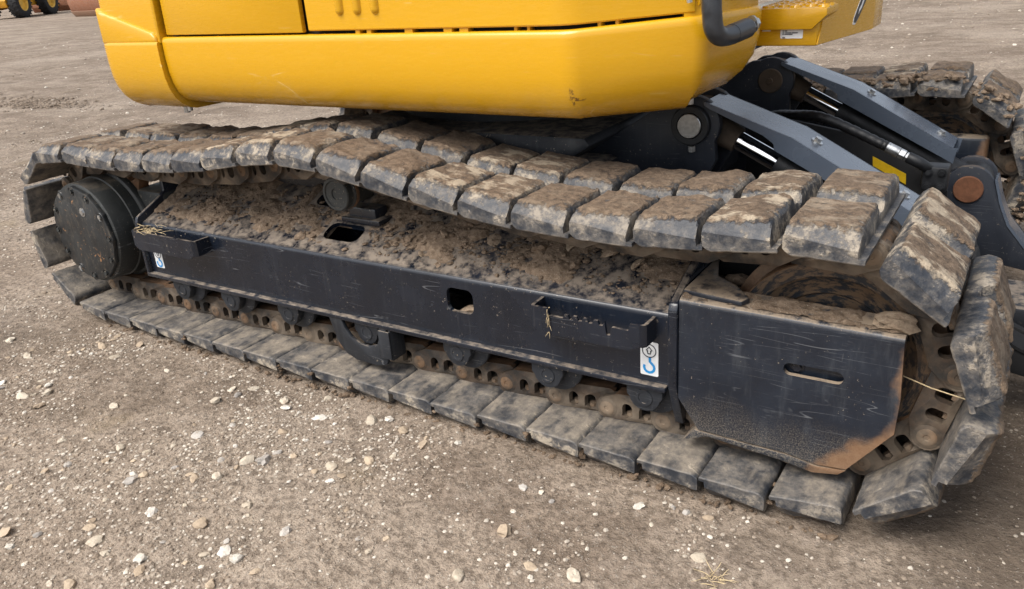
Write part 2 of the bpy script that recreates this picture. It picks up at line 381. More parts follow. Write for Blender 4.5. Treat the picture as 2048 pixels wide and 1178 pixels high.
def cylAB(a, b, r0, r1=None, n=20, cap=True):
    a, b = Vector(a), Vector(b); r1 = r0 if r1 is None else r1
    d = b - a; L = d.length
    prof = ([(0, 0)] if cap else []) + [(r0, 0), (r1, L)] + ([(0, L)] if cap else [])
    bm = lathe(prof, n); q = d.to_track_quat('Y', 'Z').to_matrix().to_4x4()
    return xform(bm, Matrix.Translation(a) @ q)
def tube(path, r, n=10, cap=True, rib=0, ribstep=1):
    path = [Vector(p_) for p_ in path]; bm = bmesh.new(); rings = []
    up = Vector((0, 0, 1))
    prev = None
    for i, p_ in enumerate(path):
        tg = (path[min(i + 1, len(path) - 1)] - path[max(i - 1, 0)]).normalized()
        if prev is None:
            s_ = tg.cross(up)
            if s_.length < .1: s_ = tg.cross(Vector((1, 0, 0)))
            s_.normalize()
        else: s_ = (prev - tg * prev.dot(tg)).normalized()
        prev = s_; u_ = tg.cross(s_)
        rr = r[i] if isinstance(r, (list, tuple)) else r
        if rib and i % ribstep == 0: rr -= rib
        rings.append([bm.verts.new(p_ + (s_ * math.cos(2 * math.pi * k / n) + u_ * math.sin(2 * math.pi * k / n)) * rr) for k in range(n)])
    for a, b in zip(rings, rings[1:]):
        for k in range(n): bm.faces.new((a[k], a[(k + 1) % n], b[(k + 1) % n], b[k]))
    if cap: bm.faces.new(rings[0][::-1]); bm.faces.new(rings[-1])
    bmesh.ops.recalc_face_normals(bm, faces=bm.faces)
    return bm
def spline(pts, n=8):
    P_ = [Vector(q) for q in pts]; P_ = [2 * P_[0] - P_[1]] + P_ + [2 * P_[-1] - P_[-2]]; out = []
    for i in range(1, len(P_) - 2):
        for k in range(n):
            t_ = k / n; a, b, c_, d_ = P_[i - 1:i + 3]
            out.append(.5 * (2 * b + (c_ - a) * t_ + (2 * a - 5 * b + 4 * c_ - d_) * t_ ** 2 + (3 * b - a - 3 * c_ + d_) * t_ ** 3))
    out.append(P_[-2]); return out
def sweep_plan(path, prof, close_ends=True, tuck=None):
    """sweep an outer profile (inset d, z) along a plan path; outward is to the right-hand side looking along the path"""
    P_ = [Vector(q[:2]) for q in path]; bm = bmesh.new(); rings = []
    for i, p_ in enumerate(P_):
        d0 = (P_[i] - P_[i - 1]).normalized() if i else None
        d1 = (P_[i + 1] - P_[i]).normalized() if i < len(P_) - 1 else None
        d0 = d0 or d1; d1 = d1 or d0
        n0 = Vector((-d0.y, d0.x)); n1 = Vector((-d1.y, d1.x))
        nn = (n0 + n1).normalized(); k = 1 / max(.5, nn.dot(n0))
        dz = path[i][2] if len(path[i]) > 2 else 0
        f_ = tuck(p_.x, p_.y) if tuck else 1
        prof_ = [(d * (f_ if z < 1.07 else 1) + (.012 * (f_ - 1) * max(0, 1.10 - z) / .2), z) for d, z in prof]
        rings.append([bm.verts.new((p_.x + nn.x * d * k, p_.y + nn.y * d * k, z + dz * max(0, min(1, (z - .90) / .25)))) for d, z in prof_])
    for a, b in zip(rings, rings[1:]):
        for k in range(len(prof) - 1): bm.faces.new((a[k], b[k], b[k + 1], a[k + 1]))
    if close_ends:
        bm.faces.new(rings[0]); bm.faces.new(rings[-1][::-1])
    bmesh.ops.recalc_face_normals(bm, faces=bm.faces)
    return bm
def hexbolt(c_, axis, r, h, washer=True):
    c_ = Vector(c_); a = Vector(axis).normalized(); bm = bmesh.new()
    if washer: merge(bm, cylAB(c_, c_ + a * h * .25, r * 1.55, n=16))
    merge(bm, cylAB(c_ + a * h * .2, c_ + a * h, r, n=6)); return bm
def fbm(v, o=4): return noise.fractal(v, 1.0, 2.0, o, noise_basis='PERLIN_ORIGINAL')
def tag(o, label, cat, group=None, kind=None):
    if label: o['label'] = label
    if cat: o['category'] = cat
    if group: o['group'] = group
    if kind: o['kind'] = kind
    return o
def empty(name, loc=(0, 0, 0)):
    e = bpy.data.objects.new(name, None); COL.objects.link(e); e.location = loc; e.empty_display_size = .2; return e

# ------------------------------------------------------------------ ground
def axis_lines(lo, hi, step, far, grow=1.16):
    a = list(np.arange(lo, hi + 1e-6, step)); s = step
    while a[-1] < far: s *= grow; a.append(a[-1] + s)
    s = step; pre = []
    x = lo
    while x > -far: s *= grow; x -= s; pre.append(x)
    return np.array(pre[::-1] + a)
gx = axis_lines(-3.4, 2.2, .020, 900); gy = axis_lines(-1.3, 1.2, .020, 900)
def ground_z(x, y):
    q = Vector((x, y, 0))
    near = 1.0 / (1 + (max(0, abs(x) - 8) + max(0, abs(y - 3) - 9)) * .05)
    return (.010 * fbm(q * 1.3, 3) + .0045 * fbm(q * 9 + Vector((5, 3, 1)), 3)) * near - .004
gv = [(x, y, ground_z(x, y)) for y in gy for x in gx]
nx = len(gx); gf = [(j * nx + i, j * nx + i + 1, (j + 1) * nx + i + 1, (j + 1) * nx + i) for j in range(len(gy) - 1) for i in range(nx - 1)]
me = bpy.data.meshes.new('ground'); me.from_pydata(gv, [], gf)
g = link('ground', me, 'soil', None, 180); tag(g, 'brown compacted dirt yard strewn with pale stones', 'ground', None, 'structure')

# ------------------------------------------------------------------ the excavator
EX = empty('excavator', (0, 0.25, 0))
tag(EX, 'yellow tracked excavator with dark undercarriage and muddy padded crawler tracks', 'excavator')
bpy.context.view_layer.update()
INV = EX.matrix_world.inverted()
def part(name, bm, mat, parent=None, smooth=35):
    ob = bm_obj(name, bm, mat, None, smooth)
    root = parent or EX
    ob.parent = root
    ob.matrix_parent_inverse = INV if root is EX else (Matrix.Translation((0, 0, 0)) if root.matrix_basis == Matrix.Identity(4) else root.matrix_basis.inverted())
    return ob
# children of identity-placed parts inherit the same world frame, so their vertices stay in world coordinates

# --- track path (pin centres in x,z), then pins at equal chords
IX, IZ, IR = 1.423, .387, .287
SX, SZ, SR = -1.51, .387, .287
topz = [(1.423, .674), (1.30, .662), (1.18, .648), (1.0, .637), (.824, .637), (.646, .643), (.472, .660), (.295, .686), (.123, .715), (-.047, .741), (-.15, .752),
        (-.23, .750), (-.407, .731), (-.598, .699), (-.775, .682), (-.952, .672), (-1.124, .666), (-1.303, .668), (-1.43, .673), (-1.51, .674)]
poly = [Vector((x, 0, .0995)) for x in np.arange(.1414, 1.42, .02)]
poly += [Vector((IX + IR * math.sin(R(a)), 0, IZ - IR * math.cos(R(a)))) for a in np.arange(0, 180, 3)]
poly += [Vector((q.x, 0, q.z)) for q in spline([(x, 0, z) for x, z in topz], 8)]
poly += [Vector((SX - SR * math.sin(R(a)), 0, SZ + SR * math.cos(R(a)))) for a in np.arange(3, 180, 3)]
poly += [Vector((x, 0, .0995)) for x in np.arange(-1.49, .1414, .02)] + [Vector((.1414, 0, .0995))]
N = 44
def walk(P_):
    pts = [poly[0].copy()]; i = 0; cur = poly[0]
    while len(pts) < N + 1 and i < len(poly) - 1:
        a, b = poly[i], poly[i + 1]
        if (b - cur).length < P_: i += 1; continue
        lo, hi = 0.0, 1.0
        for _ in range(24):
            m = (lo + hi) / 2
            if (a.lerp(b, m) - cur).length < P_: lo = m
            else: hi = m
        cur = a.lerp(b, hi); pts.append(cur)
    return pts, i
lo, hi = .165, .185
for _ in range(40):
    m = (lo + hi) / 2; pts, i = walk(m)
    if len(pts) < N + 1: hi = m
    else: lo = m
PITCH = lo; pins, _i = walk(PITCH); pins = pins[:N]
W = .50          # shoe width, y from 0 to W

# --- shoe mesh: plate with two rubber blocks, muddy tread (local x along, y across, -z outward)
def shoe_mesh(seed, mud):
    ul = [-.099, -.0975, -.0895, -.0845, -.0825, -.0795, -.075, -.069, -.060, -.048, -.034, -.018, -.002, .014, .030, .042, .050, .056, .061, .0655, .069, .0705]
    wl = [0, .002, .007, .013, .020, .027, .033, .038, .046, .060, .080, .102, .125, .148, .168, .182, .191, .199, .207, .215, .225, .237, .25]
    wl = wl + [W - v for v in wl[-2::-1]]
    T = .1065
    def S(x, a, b): x = max(0, min(1, (x - a) / (b - a))); return x
    def rnd_(d, r): d = max(0, min(1, d / r)); return 1 - math.sqrt(max(0, 1 - (1 - d) ** 2))
    def h(u, wv):
        e = min(wv, W - wv)
        dl = u + .099; dr = .0705 - u
        lip = .062 + .018 * S(u, -.08, .06)
        t_ = lip + (T - lip) * S(e, .002, .036)
        if dl < .0155: return min(t_, .0455)
        t_ = min(t_, T - .020 * rnd_(dl - .0155, .011) - .007 * (1 - S(dl, .0155, .045)), T - .030 * rnd_(dr, .009))
        dv = abs(wv - .25); val = .070 + (T - .070) * S(dv, .024, .046)
        return min(t_, val)
    verts = []; nu, nw = len(ul), len(wl)
    off = Vector((seed * 13.7, seed * 7.1, seed * 3.3))
    for wv in wl:
        for u in ul:
            t_ = h(u, wv); q = Vector((u, wv, 0)) * 14 + off
            edge = u <= -.0805 or u >= .070 or wv <= .001 or wv >= W - .001
            du = dw = 0
            if not edge:
                k = max(0, min(1, (t_ - .066) / .03))
                t_ += mud * (max(-.2, fbm(q * .8, 2)) * .008 + fbm(q * 3.1, 3) * .0035) * k
                if abs(wv - .25) < .05: t_ += mud * max(0, fbm(q * 1.3 + Vector((3, 1, 2)), 2)) * .018
            if edge:
                du = fbm(q * 2, 2) * .0012; dw = fbm(q * 2 + Vector((9, 0, 0)), 2) * .0015
            verts.append((u + du, wv + dw, -t_))
    nt_ = len(verts)
    for wv in wl:
        for u in ul:
            e = min(wv, W - wv, u + .099, .0705 - u)
            z = -.0325 - (.004 if e < .001 else (.0012 if e < .004 else 0))
            if u > .050: z -= .013 * ((u - .050) / .0205) ** 1.6
            if .098 < wv < .112 or abs(u - .014) < .004 and wv < .1: z -= .0015
            q = Vector((u, wv, 5)) * 20 + off
            inx = .0 if e > .001 else 0
            verts.append((u, wv, z + fbm(q, 2) * .0008))
    faces = []
    for j in range(nw - 1):
        for i in range(nu - 1):
            a = j * nu + i
            faces.append((a, a + nu, a + nu + 1, a + 1)); b = nt_ + a
            faces.append((b, b + 1, b + nu + 1, b + nu))
    for i in range(nu - 1):
        faces.append((i, i + 1, nt_ + i + 1, nt_ + i)); a = (nw - 1) * nu + i
        faces.append((a + 1, a, nt_ + a, nt_ + a + 1))
    for j in range(nw - 1):
        a = j * nu; faces.append((a + nu, a, nt_ + a, nt_ + a + nu)); a = j * nu + nu - 1
        faces.append((a, a + nu, nt_ + a + nu, nt_ + a))
    me = bpy.data.meshes.new('track_shoe'); me.from_pydata(verts, [], faces)
    bm = bmesh.new(); bm.from_mesh(me); bmesh.ops.recalc_face_normals(bm, faces=bm.faces)
    # fixing bolts of the shoe, seen through the link windows
    for u in (-.024, .028):
        for wv in (.183, W - .183):
            merge(bm, hexbolt((u, wv, -.0335), (0, 0, 1), .0125, .024, False), 1)
    bm.to_mesh(me); bm.free()
    me.materials.append(M['pad_rubber']); me.materials.append(M['pin_rust'])
    for p_ in me.polygons: p_.use_smooth = p_.material_index == 0
    me.set_sharp_from_angle(angle=R(24))
    return me
SHOES = [shoe_mesh(i + 1, .5 + .16 * (i % 6)) for i in range(12)]

# --- chain link with two windows, joggled so that one end laps outside the next
def link_mesh(side):
    hp = PITCH / 2
    out = arc(-hp, 0, .036, 250, 100, 8) + [(-.062, .050), (-.055, .053), (.088, .053), (.100, .046)] + arc(hp, 0, .031, 60, -70, 6) + [(.075, -.031), (-.06, -.031)]
    def win(c_, w_=.0155):
        return [(c_ - w_, -.014), (c_ - w_, .012)] + [(c_ + w_ * math.cos(R(a)), .012 + w_ * math.sin(R(a))) for a in (150, 120, 90, 60, 30)] + [(c_ + w_, .012), (c_ + w_, -.014), (c_, -.020)]
    bm = plate(out, 0, .022, FXZ, [win(-.024), win(.028)])
    merge(bm, box(-.060, .092, .012, .046, .036, .0535, .002))          # rail
    merge(bm, box(-.055, .085, .010, .040, -.0315, -.022, .002))         # foot
    merge(bm, lathe([(.0001, -.003), (.027, -.003), (.033, .001), (.034, .024), (.0001, .024)], 18, 'Y', (-hp, 0, 0)))
    for v in bm.verts:
        v.co.y += .020 * max(0, min(1, (v.co.x - .02) / .04))
        if side: v.co.y = W - (.158 + v.co.y)
        else: v.co.y += .158
    bm.normal_update()
    bmesh.ops.recalc_face_normals(bm, faces=bm.faces)
    for f in bm.faces:
        if f.normal.z > .7 and f.calc_center_median().z > .045: f.material_index = 1
    me = tomesh(bm, 'track_link'); me.materials.append(M['chain_steel']); me.materials.append(M['rail_rust'])
    for p_ in me.polygons: p_.use_smooth = True
    me.set_sharp_from_angle(angle=R(35)); return me
LINKS = [link_mesh(0), link_mesh(1)]
bm = lathe([(.0001, .1545), (.006, .1545), (.008, .1525), (.019, .1520), (.0225, .1545), (.0225, .19), (.031, .191), (.031, W - .191), (.0225, W - .19), (.0225, W - .153), (.0001, W - .152)], 16)
PINM = tomesh(bm, 'track_pin'); PINM.materials.append(M['pin_rust'])
for p_ in PINM.polygons: p_.use_smooth = True
PINM.set_sharp_from_angle(angle=R(40))

def crawler(yo, flip):
    tr = empty('crawler_track'); tr.parent = EX; tr.matrix_parent_inverse = INV
    inv = Matrix.Translation((0, -.25, 0))
    rs = random.Random(5 + int(yo * 10))
    for k in range(N):
        a, b = pins[k], pins[(k + 1) % N]; d = (b - a).normalized(); lz = d.cross(Vector((0, 1, 0))); mid = (a + b) / 2
        mw = Matrix(((d.x, 0, lz.x, mid.x), (0, 1, 0, yo), (d.z, 0, lz.z, mid.z), (0, 0, 0, 1)))
        for nm, me, m_ in (('track_shoe', SHOES[(k * 5 + (3 if yo else 0)) % 12], mw), ('track_link', LINKS[0], mw), ('track_link', LINKS[1], mw), ('track_pin', PINM, Matrix.Translation((a.x, yo, a.z)))):
            ob = bpy.data.objects.new(nm, me); COL.objects.link(ob); ob.parent = tr
            m2 = m_
            if nm == 'track_shoe':
                m2 = m_ @ Matrix.Rotation(R(rs.uniform(-.8, .8)), 4, 'X') @ Matrix.Rotation(R(rs.uniform(-.7, .7)), 4, 'Z') @ Matrix.Translation((0, rs.uniform(-.003, .003), rs.uniform(0, .001)))
            ob.matrix_basis = m2
    return tr
# the crawler_track objects sit at the world origin (vertices in world coordinates), so their children use world matrices
trackN = crawler(0.0, False)
GAUGE = 1.95
trackF = crawler(GAUGE, True)

# --- near track frame: beam with sloped top, holes, end plates
def slope_z(y): return .466 + (y - .12) * .467
cs, sn = math.cos(math.atan(.467)), math.sin(math.atan(.467))
FSL = Matrix(((1, 0, 0, 0), (0, cs, -sn, .12), (0, sn, cs, .466), (0, 0, 0, 1)))     # (x, along slope, thickness)
def frame_mesh(near=True):
    bm = plate([(-1.165, .25), (1.05, .25), (1.05, .446), (-1.165, .446)], .10, .114, FXZ, [rrect(.333, .430, .345, .424, .022)])
    hole = rrect(-.245, -.085, .052, .132, .03)
    merge(bm, plate([(-1.165, 0), (1.05, 0), (1.05, .30), (-1.165, .30)], -.014, 0, FSL, [hole, rrect(-.40, -.19, .205, .275, .03)]))
    prev = None; ring = []
    for k in range(7):
        a = R(180 - 25 - 65 * k / 6) if False else None
    pr = [(.10, .446), (.1005, .4515), (.1025, .4565), (.1065, .4605), (.112, .4635), (.12, .466)]
    v0 = [bm.verts.new((-1.165, y, z)) for y, z in pr]; v1 = [bm.verts.new((1.05, y, z)) for y, z in pr]
    for k in range(len(pr) - 1): bm.faces.new((v0[k], v0[k + 1], v1[k + 1], v1[k]))
    merge(bm, box(-1.165, 1.05, .386, .40, .25, .645))
    merge(bm, box(-1.165, 1.05, .116, .386, .245, .256))
    return bm
FR = part('track_frame', frame_mesh(), 'frame_paint')
part('flange', box(-1.18, 1.048, .078, .118, .238, .2535, .004), 'frame_paint', FR)
# end plates
endp = [(.082, .245), (.082, .455), (.090, .482), (.215, .540), (.232, .556), (.232, .60), (.40, .60), (.40, .19), (.15, .19)]
part('end_plate', plate(endp, -1.186, -1.167, FYZ, bev=.004), 'frame_paint', FR)
yk = [(.083, .262), (.083, .478), (.092, .496), (.12, .512), (.40, .62), (.42, .62), (.42, .12), (.165, .112), (.140, .118)]
part('end_plate', plate(yk, 1.052, 1.078, FYZ, bev=.005), 'frame_paint', FR)
# idler yoke box
oy = [(1.080, .228), (1.080, .497), (1.600, .490), (1.606, .35), (1.602, .26), (1.508, .135), (1.44, .128), (1.36, .140), (1.136, .145)]
yoke = plate(oy, .092, .106, FXZ, [rrect(1.345, 1.483, .360, .392, .0155)])
pr = [(.092, .4965), (.0925, .502), (.095, .508), (.100, .512), (.108, .5145), (.182, .520)]
def yk_top(bm, x0, x1, pr, dz0=0, dz1=0):
    a = [bm.verts.new((x0, y, z + dz0)) for y, z in pr]; b = [bm.verts.new((x1, y, z + dz1)) for y, z in pr]
    for k in range(len(pr) - 1): bm.faces.new((a[k], a[k + 1], b[k + 1], b[k]))
yk_top(yoke, 1.080, 1.600, pr, 0, -.007)
yk_top(yoke, 1.080, 1.600, [(.182, .520), (.182, .500), (.106, .494)], 0, -.007)
merge(yoke, plate([(1.080, .24), (1.60, .24), (1.60, .49), (1.08, .49)], .118, .128, FXZ))
merge(yoke, plate([(1.092, .100), (1.125, .1395), (1.36, .134), (1.44, .122), (1.508, .129), (1.49, .112), (1.43, .100), (1.36, .112), (1.16, .128)], .094, .16, FXZ, bev=.002))
YK = part('idler_yoke', yoke, 'yoke_paint', FR)
part('yoke_top', plate([(1.08, .12), (1.235, .10), (1.245, .13), (1.19, .20), (1.13, .24), (1.10, .33), (1.08, .40)], .514, .528, FXY, bev=.004), 'yoke_paint', FR)
part('yoke_pocket', box(1.08, 1.30, .385, .40, .30, .56), 'interior_black', FR)
part('slot_bolt', hexbolt((1.372, .1175, .374), (0, -1, 0), .011, .009), 'frame_paint', FR)
# far frame: the same section mirrored, on the far track
def mirror_y(bm, c):
    for v in bm.verts: v.co.y = 2 * c - v.co.y
    bmesh.ops.reverse_faces(bm, faces=bm.faces); return bm
MIDY = (W / 2 + W / 2 + GAUGE) / 2
part('track_frame', mirror_y(frame_mesh(), MIDY), 'frame_paint')
part('idler_yoke', box(1.06, 1.62, GAUGE + .095, GAUGE + .16, .15, .53, .02, 3), 'yoke_paint')

# --- idlers, sprockets, final drives
def idler(y0, m):
    pr = [(.0001, .035), (.040, .035), (.046, .030), (.05, .022), (.10, .020), (.105, .016), (.15, .014), (.155, .008), (.190, .006), (.20, .0), (.2335, .0), (.2365, .004),
          (.2365, .045), (.262, .050), (.262, .070), (.2365, .075), (.2365, .116), (.2335, .12), (.0001, .12)]
    bm = lathe([(r, h) for r, h in pr], 72)
    bmesh.ops.recalc_face_normals(bm, faces=bm.faces)
    for f in bm.faces:
        c_ = f.calc_center_median(); r = math.hypot(c_.x, c_.z)
        if r > .2345: f.material_index = 1
    o = bm_obj('idler_wheel', bm, ['idler_disc', 'rail_rust'], None, 30)
    o.parent = EX; o.matrix_parent_inverse = INV; o.location = (IX, y0, IZ); return o
idler(.19, 0); idler(GAUGE + .19, 1)
def final_drive(y0, s):
    """s=+1: cover faces -y (near side); y0 = y of cover face"""
    c_ = (SX, 0, SZ)
    sp = bmesh.new()
    T_ = 21; prof = []
    for i in range(T_):
        a0 = 2 * math.pi * (i + .5) / T_
        for da, r in ((-.13, .235), (-.075, .252), (-.04, .283), (.04, .283), (.075, .252), (.13, .235)): prof.append((SX + r * math.sin(a0 + da), SZ + r * math.cos(a0 + da)))
    spk = part('sprocket', plate(prof, .225 if s > 0 else GAUGE + .225, .275 if s > 0 else GAUGE + .275, FXZ, bev=.003), 'sprocket_rust')
    if s < 0: return
    dr = part('final_drive', lathe([(.0001, y0 + .018), (.205, y0 + .018), (.211, y0 + .022), (.213, y0 + .03), (.213, y0 + .105), (.219, y0 + .108), (.219, y0 + .118), (.221, y0 + .15), (.232, y0 + .155),
                                      (.236, y0 + .162), (.236, y0 + .18), (.0001, y0 + .18)], 56, 'Y', c_), 'drum_paint')
    cov = []
    for i in range(96):
        a = 2 * math.pi * i / 96; k = max(0, math.cos(a * 12)) ** 3
        r = .199 + .007 * k; cov.append((SX + r * math.cos(a), SZ + r * math.sin(a)))
    part('cover', plate(cov, y0, y0 + .020, FXZ, bev=.003), 'drive_cover', dr)
    for i in range(12):
        a = 2 * math.pi * i / 12
        b_ = bmesh.new(); p_ = (SX + .184 * math.cos(a), y0, SZ + .184 * math.sin(a))
        merge(b_, lathe([(.0175, -.002), (.0175, .001), (.0001, .001)], 14, 'Y', p_)); merge(b_, hexbolt(p_, (0, -1, 0), .0095, .006, False))
        part('bolt', b_, 'bolt_zinc' if i in (1, 4, 8) else 'drum_paint', dr)
    part('plug', hexbolt((SX + .04, y0, SZ + .10), (0, -1, 0), .012, .006), 'bolt_zinc', dr)
final_drive(.045, 1); final_drive(0, -1)
part('drive_housing', box(-1.36, -1.16, .215, .40, .26, .55, .02), 'drum_paint')

# --- carrier roller on its bracket
cr = part('carrier_roller', lathe([(.0001, .168), (.018, .168), (.020, .164), (.044, .164), (.046, .160), (.054, .160), (.057, .164), (.057, .185), (.053, .188), (.060, .195), (.060, .215), (.052, .222), (.052, .30), (.0001, .30)], 36, 'Y', (-.135, 0, .652)), 'drum_paint')
part('roller_ring', lathe([(.0585, .198), (.0612, .200), (.0612, .211), (.0585, .213)], 36, 'Y', (-.135, 0, .652)), 'rail_rust', cr)
part('roller_bracket', box(-.17, -.05, .245, .31, .50, .585, .006), 'frame_paint', cr)
part('roller_bracket', box(-.19, -.02, .225, .32, .535, .552, .003), 'frame_paint', cr)

# --- bottom rollers and the chain guide
for x in (-1.005, -.715, -.405, -.03, .345, .670, .975):
    rl = part('bottom_roller', lathe([(.0001, .128), (.078, .128), (.084, .132), (.084, .146), (.078, .152), (.0705, .156), (.0705, .344), (.0001, .344)], 30, 'Y', (x + .02, 0, .2235)), 'under_paint')
    hb = bmesh.new()
    merge(hb, plate([(x - .048, .2385), (x - .048, .20)] + arc(x + .005, .203, .046, 190, 350, 9) + [(x + .058, .205), (x + .058, .2385)], .098, .127, FXZ, bev=.004))
    part('roller_collar', hb, 'under_paint', rl)
    part('end_cap', lathe([(.0001, .0965), (.016, .0965), (.017, .0945), (.024, .0945), (.026, .098)], 20, 'Y', (x + .005, 0, .200)), 'under_paint', rl)
gd = [(-.178, .240), (-.165, .200), (-.150, .150), (-.120, .112), (-.075, .094), (.020, .092), (.062, .104), (.072, .13), (.076, .21), (.078, .236), (.046, .236), (.042, .20), (.030, .172), (-.01, .158), (-.05, .160), (-.085, .178), (-.11, .21), (-.12, .240)]
gdo = part('chain_guide', plate(gd, .082, .096, FXZ, bev=.003), 'under_paint')
part('rib', box(.046, .094, .074, .083, .130, .232, .008), 'under_paint', gdo)
part('rib', box(.084, .094, .083, .15, .125, .236, .003), 'under_paint', gdo)

# --- steps bolted to the beam
def step(xa, xb, ztop, zbot, serr):
    y0, y1, th = .030, .10, .009
    top = []
    n_ = 60
    for i in range(n_ + 1):
        x = xa + (xb - xa) * i / n_; f = (x - xa) / (xb - xa); z = ztop
        if serr and .14 < f < .90:
            z -= .020
            if .27 < f < .70: z += .011 * (1 if (f * 10.5) % 1 < .55 else 0)
            if abs(f - .715) < .022: z -= .024
        top.append((x, z))
    front = [(xa, zbot + .012), (xa + .02, zbot)] + [(xb - .03, zbot), (xb, zbot + .016)] + top[::-1]
    bm = plate(front, y0, y0 + th, FXZ)
    for x, s_ in ((xa, -1), (xb, 1)):
        c0 = x
        sec = [(x, y0 + .0005), (x + s_ * .010, y0 + .004), (x + s_ * .016, y0 + .012), (x + s_ * .017, y1), (x + s_ * .008, y1), (x + s_ * .007, y0 + .014), (x, y0 + .009)]
        merge(bm, plate(sec, zbot + .014, ztop - .0005, FXY))
    return bm
part('step', step(.688, .998, .449, .372, True), 'frame_paint', FR)
part('step', step(-1.128, -.775, .452, .378, False), 'frame_paint', FR)

# --- lift-point stickers with hook and arrow
def sticker(x0, x1, z0, z1):
    y = .0985; cx = (x0 + x1) / 2; H = z1 - z0
    s_ = part('sticker', plate(rrect(x0, x1, z0, z1, .004, 3), y, y + .0012, FXZ), 'sticker_white', FR, None)
    zc = z0 + H * .74; r = (x1 - x0) * .40
    bm = plate(arc(cx, zc, r, 0, 345, 24), y - .0012, y - .0004, FXZ, [arc(cx, zc, r * .88, 0, 345, 24)])
    a = r * .42
    arrow = [(cx - a * .5, zc - a * 1.2), (cx + a * .5, zc - a * 1.2), (cx + a * .5, zc + a * .1), (cx + a * 1.15, zc + a * .1), (cx, zc + a * 1.5), (cx - a * 1.15, zc + a * .1), (cx - a * .5, zc + a * .1)]
    k = .72; ac = zc + a * .05
    merge(bm, plate(arrow, y - .0012, y - .0004, FXZ, [[(cx + (p_[0] - cx) * k, ac + (p_[1] - ac) * k) for p_ in arrow]]))
    part('arrow_mark', bm, 'sticker_ink', FR, None)
    hk = [(cx, zc - r, 0), (cx, zc - r - H * .12, 0)]
    zc2 = z0 + H * .24; rr = r * .72
    pth = [(cx + .002, zc - r), (cx + .002, zc - r - H * .12)] + [(cx + rr * math.cos(R(a_)), zc2 + rr * math.sin(R(a_))) for a_ in (60, 30, 0, -30, -60, -90, -120, -150, -180, -205)]
    wd = r * .17; L, R_ = [], []
    for i, (x, z) in enumerate(pth):
        p0 = pth[max(0, i - 1)]; p1 = pth[min(len(pth) - 1, i + 1)]; dx, dz = p1[0] - p0[0], p1[1] - p0[1]; l = math.hypot(dx, dz)
        L.append((x - dz / l * wd, z + dx / l * wd)); R_.append((x + dz / l * wd, z - dx / l * wd))
    part('hook_mark', plate(L + R_[::-1], y - .0012, y - .0004, FXZ), 'sticker_blue', FR, None)
sticker(.970, 1.021, .272, .372); sticker(-1.131, -1.081, .278, .360)

# --- centre frame under the upper body
cf = part('centre_frame', box(-.52, .62, .42, 2.03, .36, .70, .03), 'under_paint')
part('centre_frame', plate([(-.45, .70), (.50, .70), (.62, .775), (.60, .80), (-.40, .80), (-.52, .74)], .52, 1.93, FXZ, bev=.01), 'under_paint', cf)
part('frame_leg', plate([(.30, .50), (.62, .55), (.95, .30), (.95, .45), (.62, .70), (.30, .70)], .40, .56, FXZ, bev=.01), 'under_paint', cf)
part('swing_bearing', lathe([(.0001, .78), (.56, .78), (.56, .83), (.50, .835), (.50, .93), (.0001, .93)], 56, 'Z', (.02, MIDY, 0)), 'under_paint')

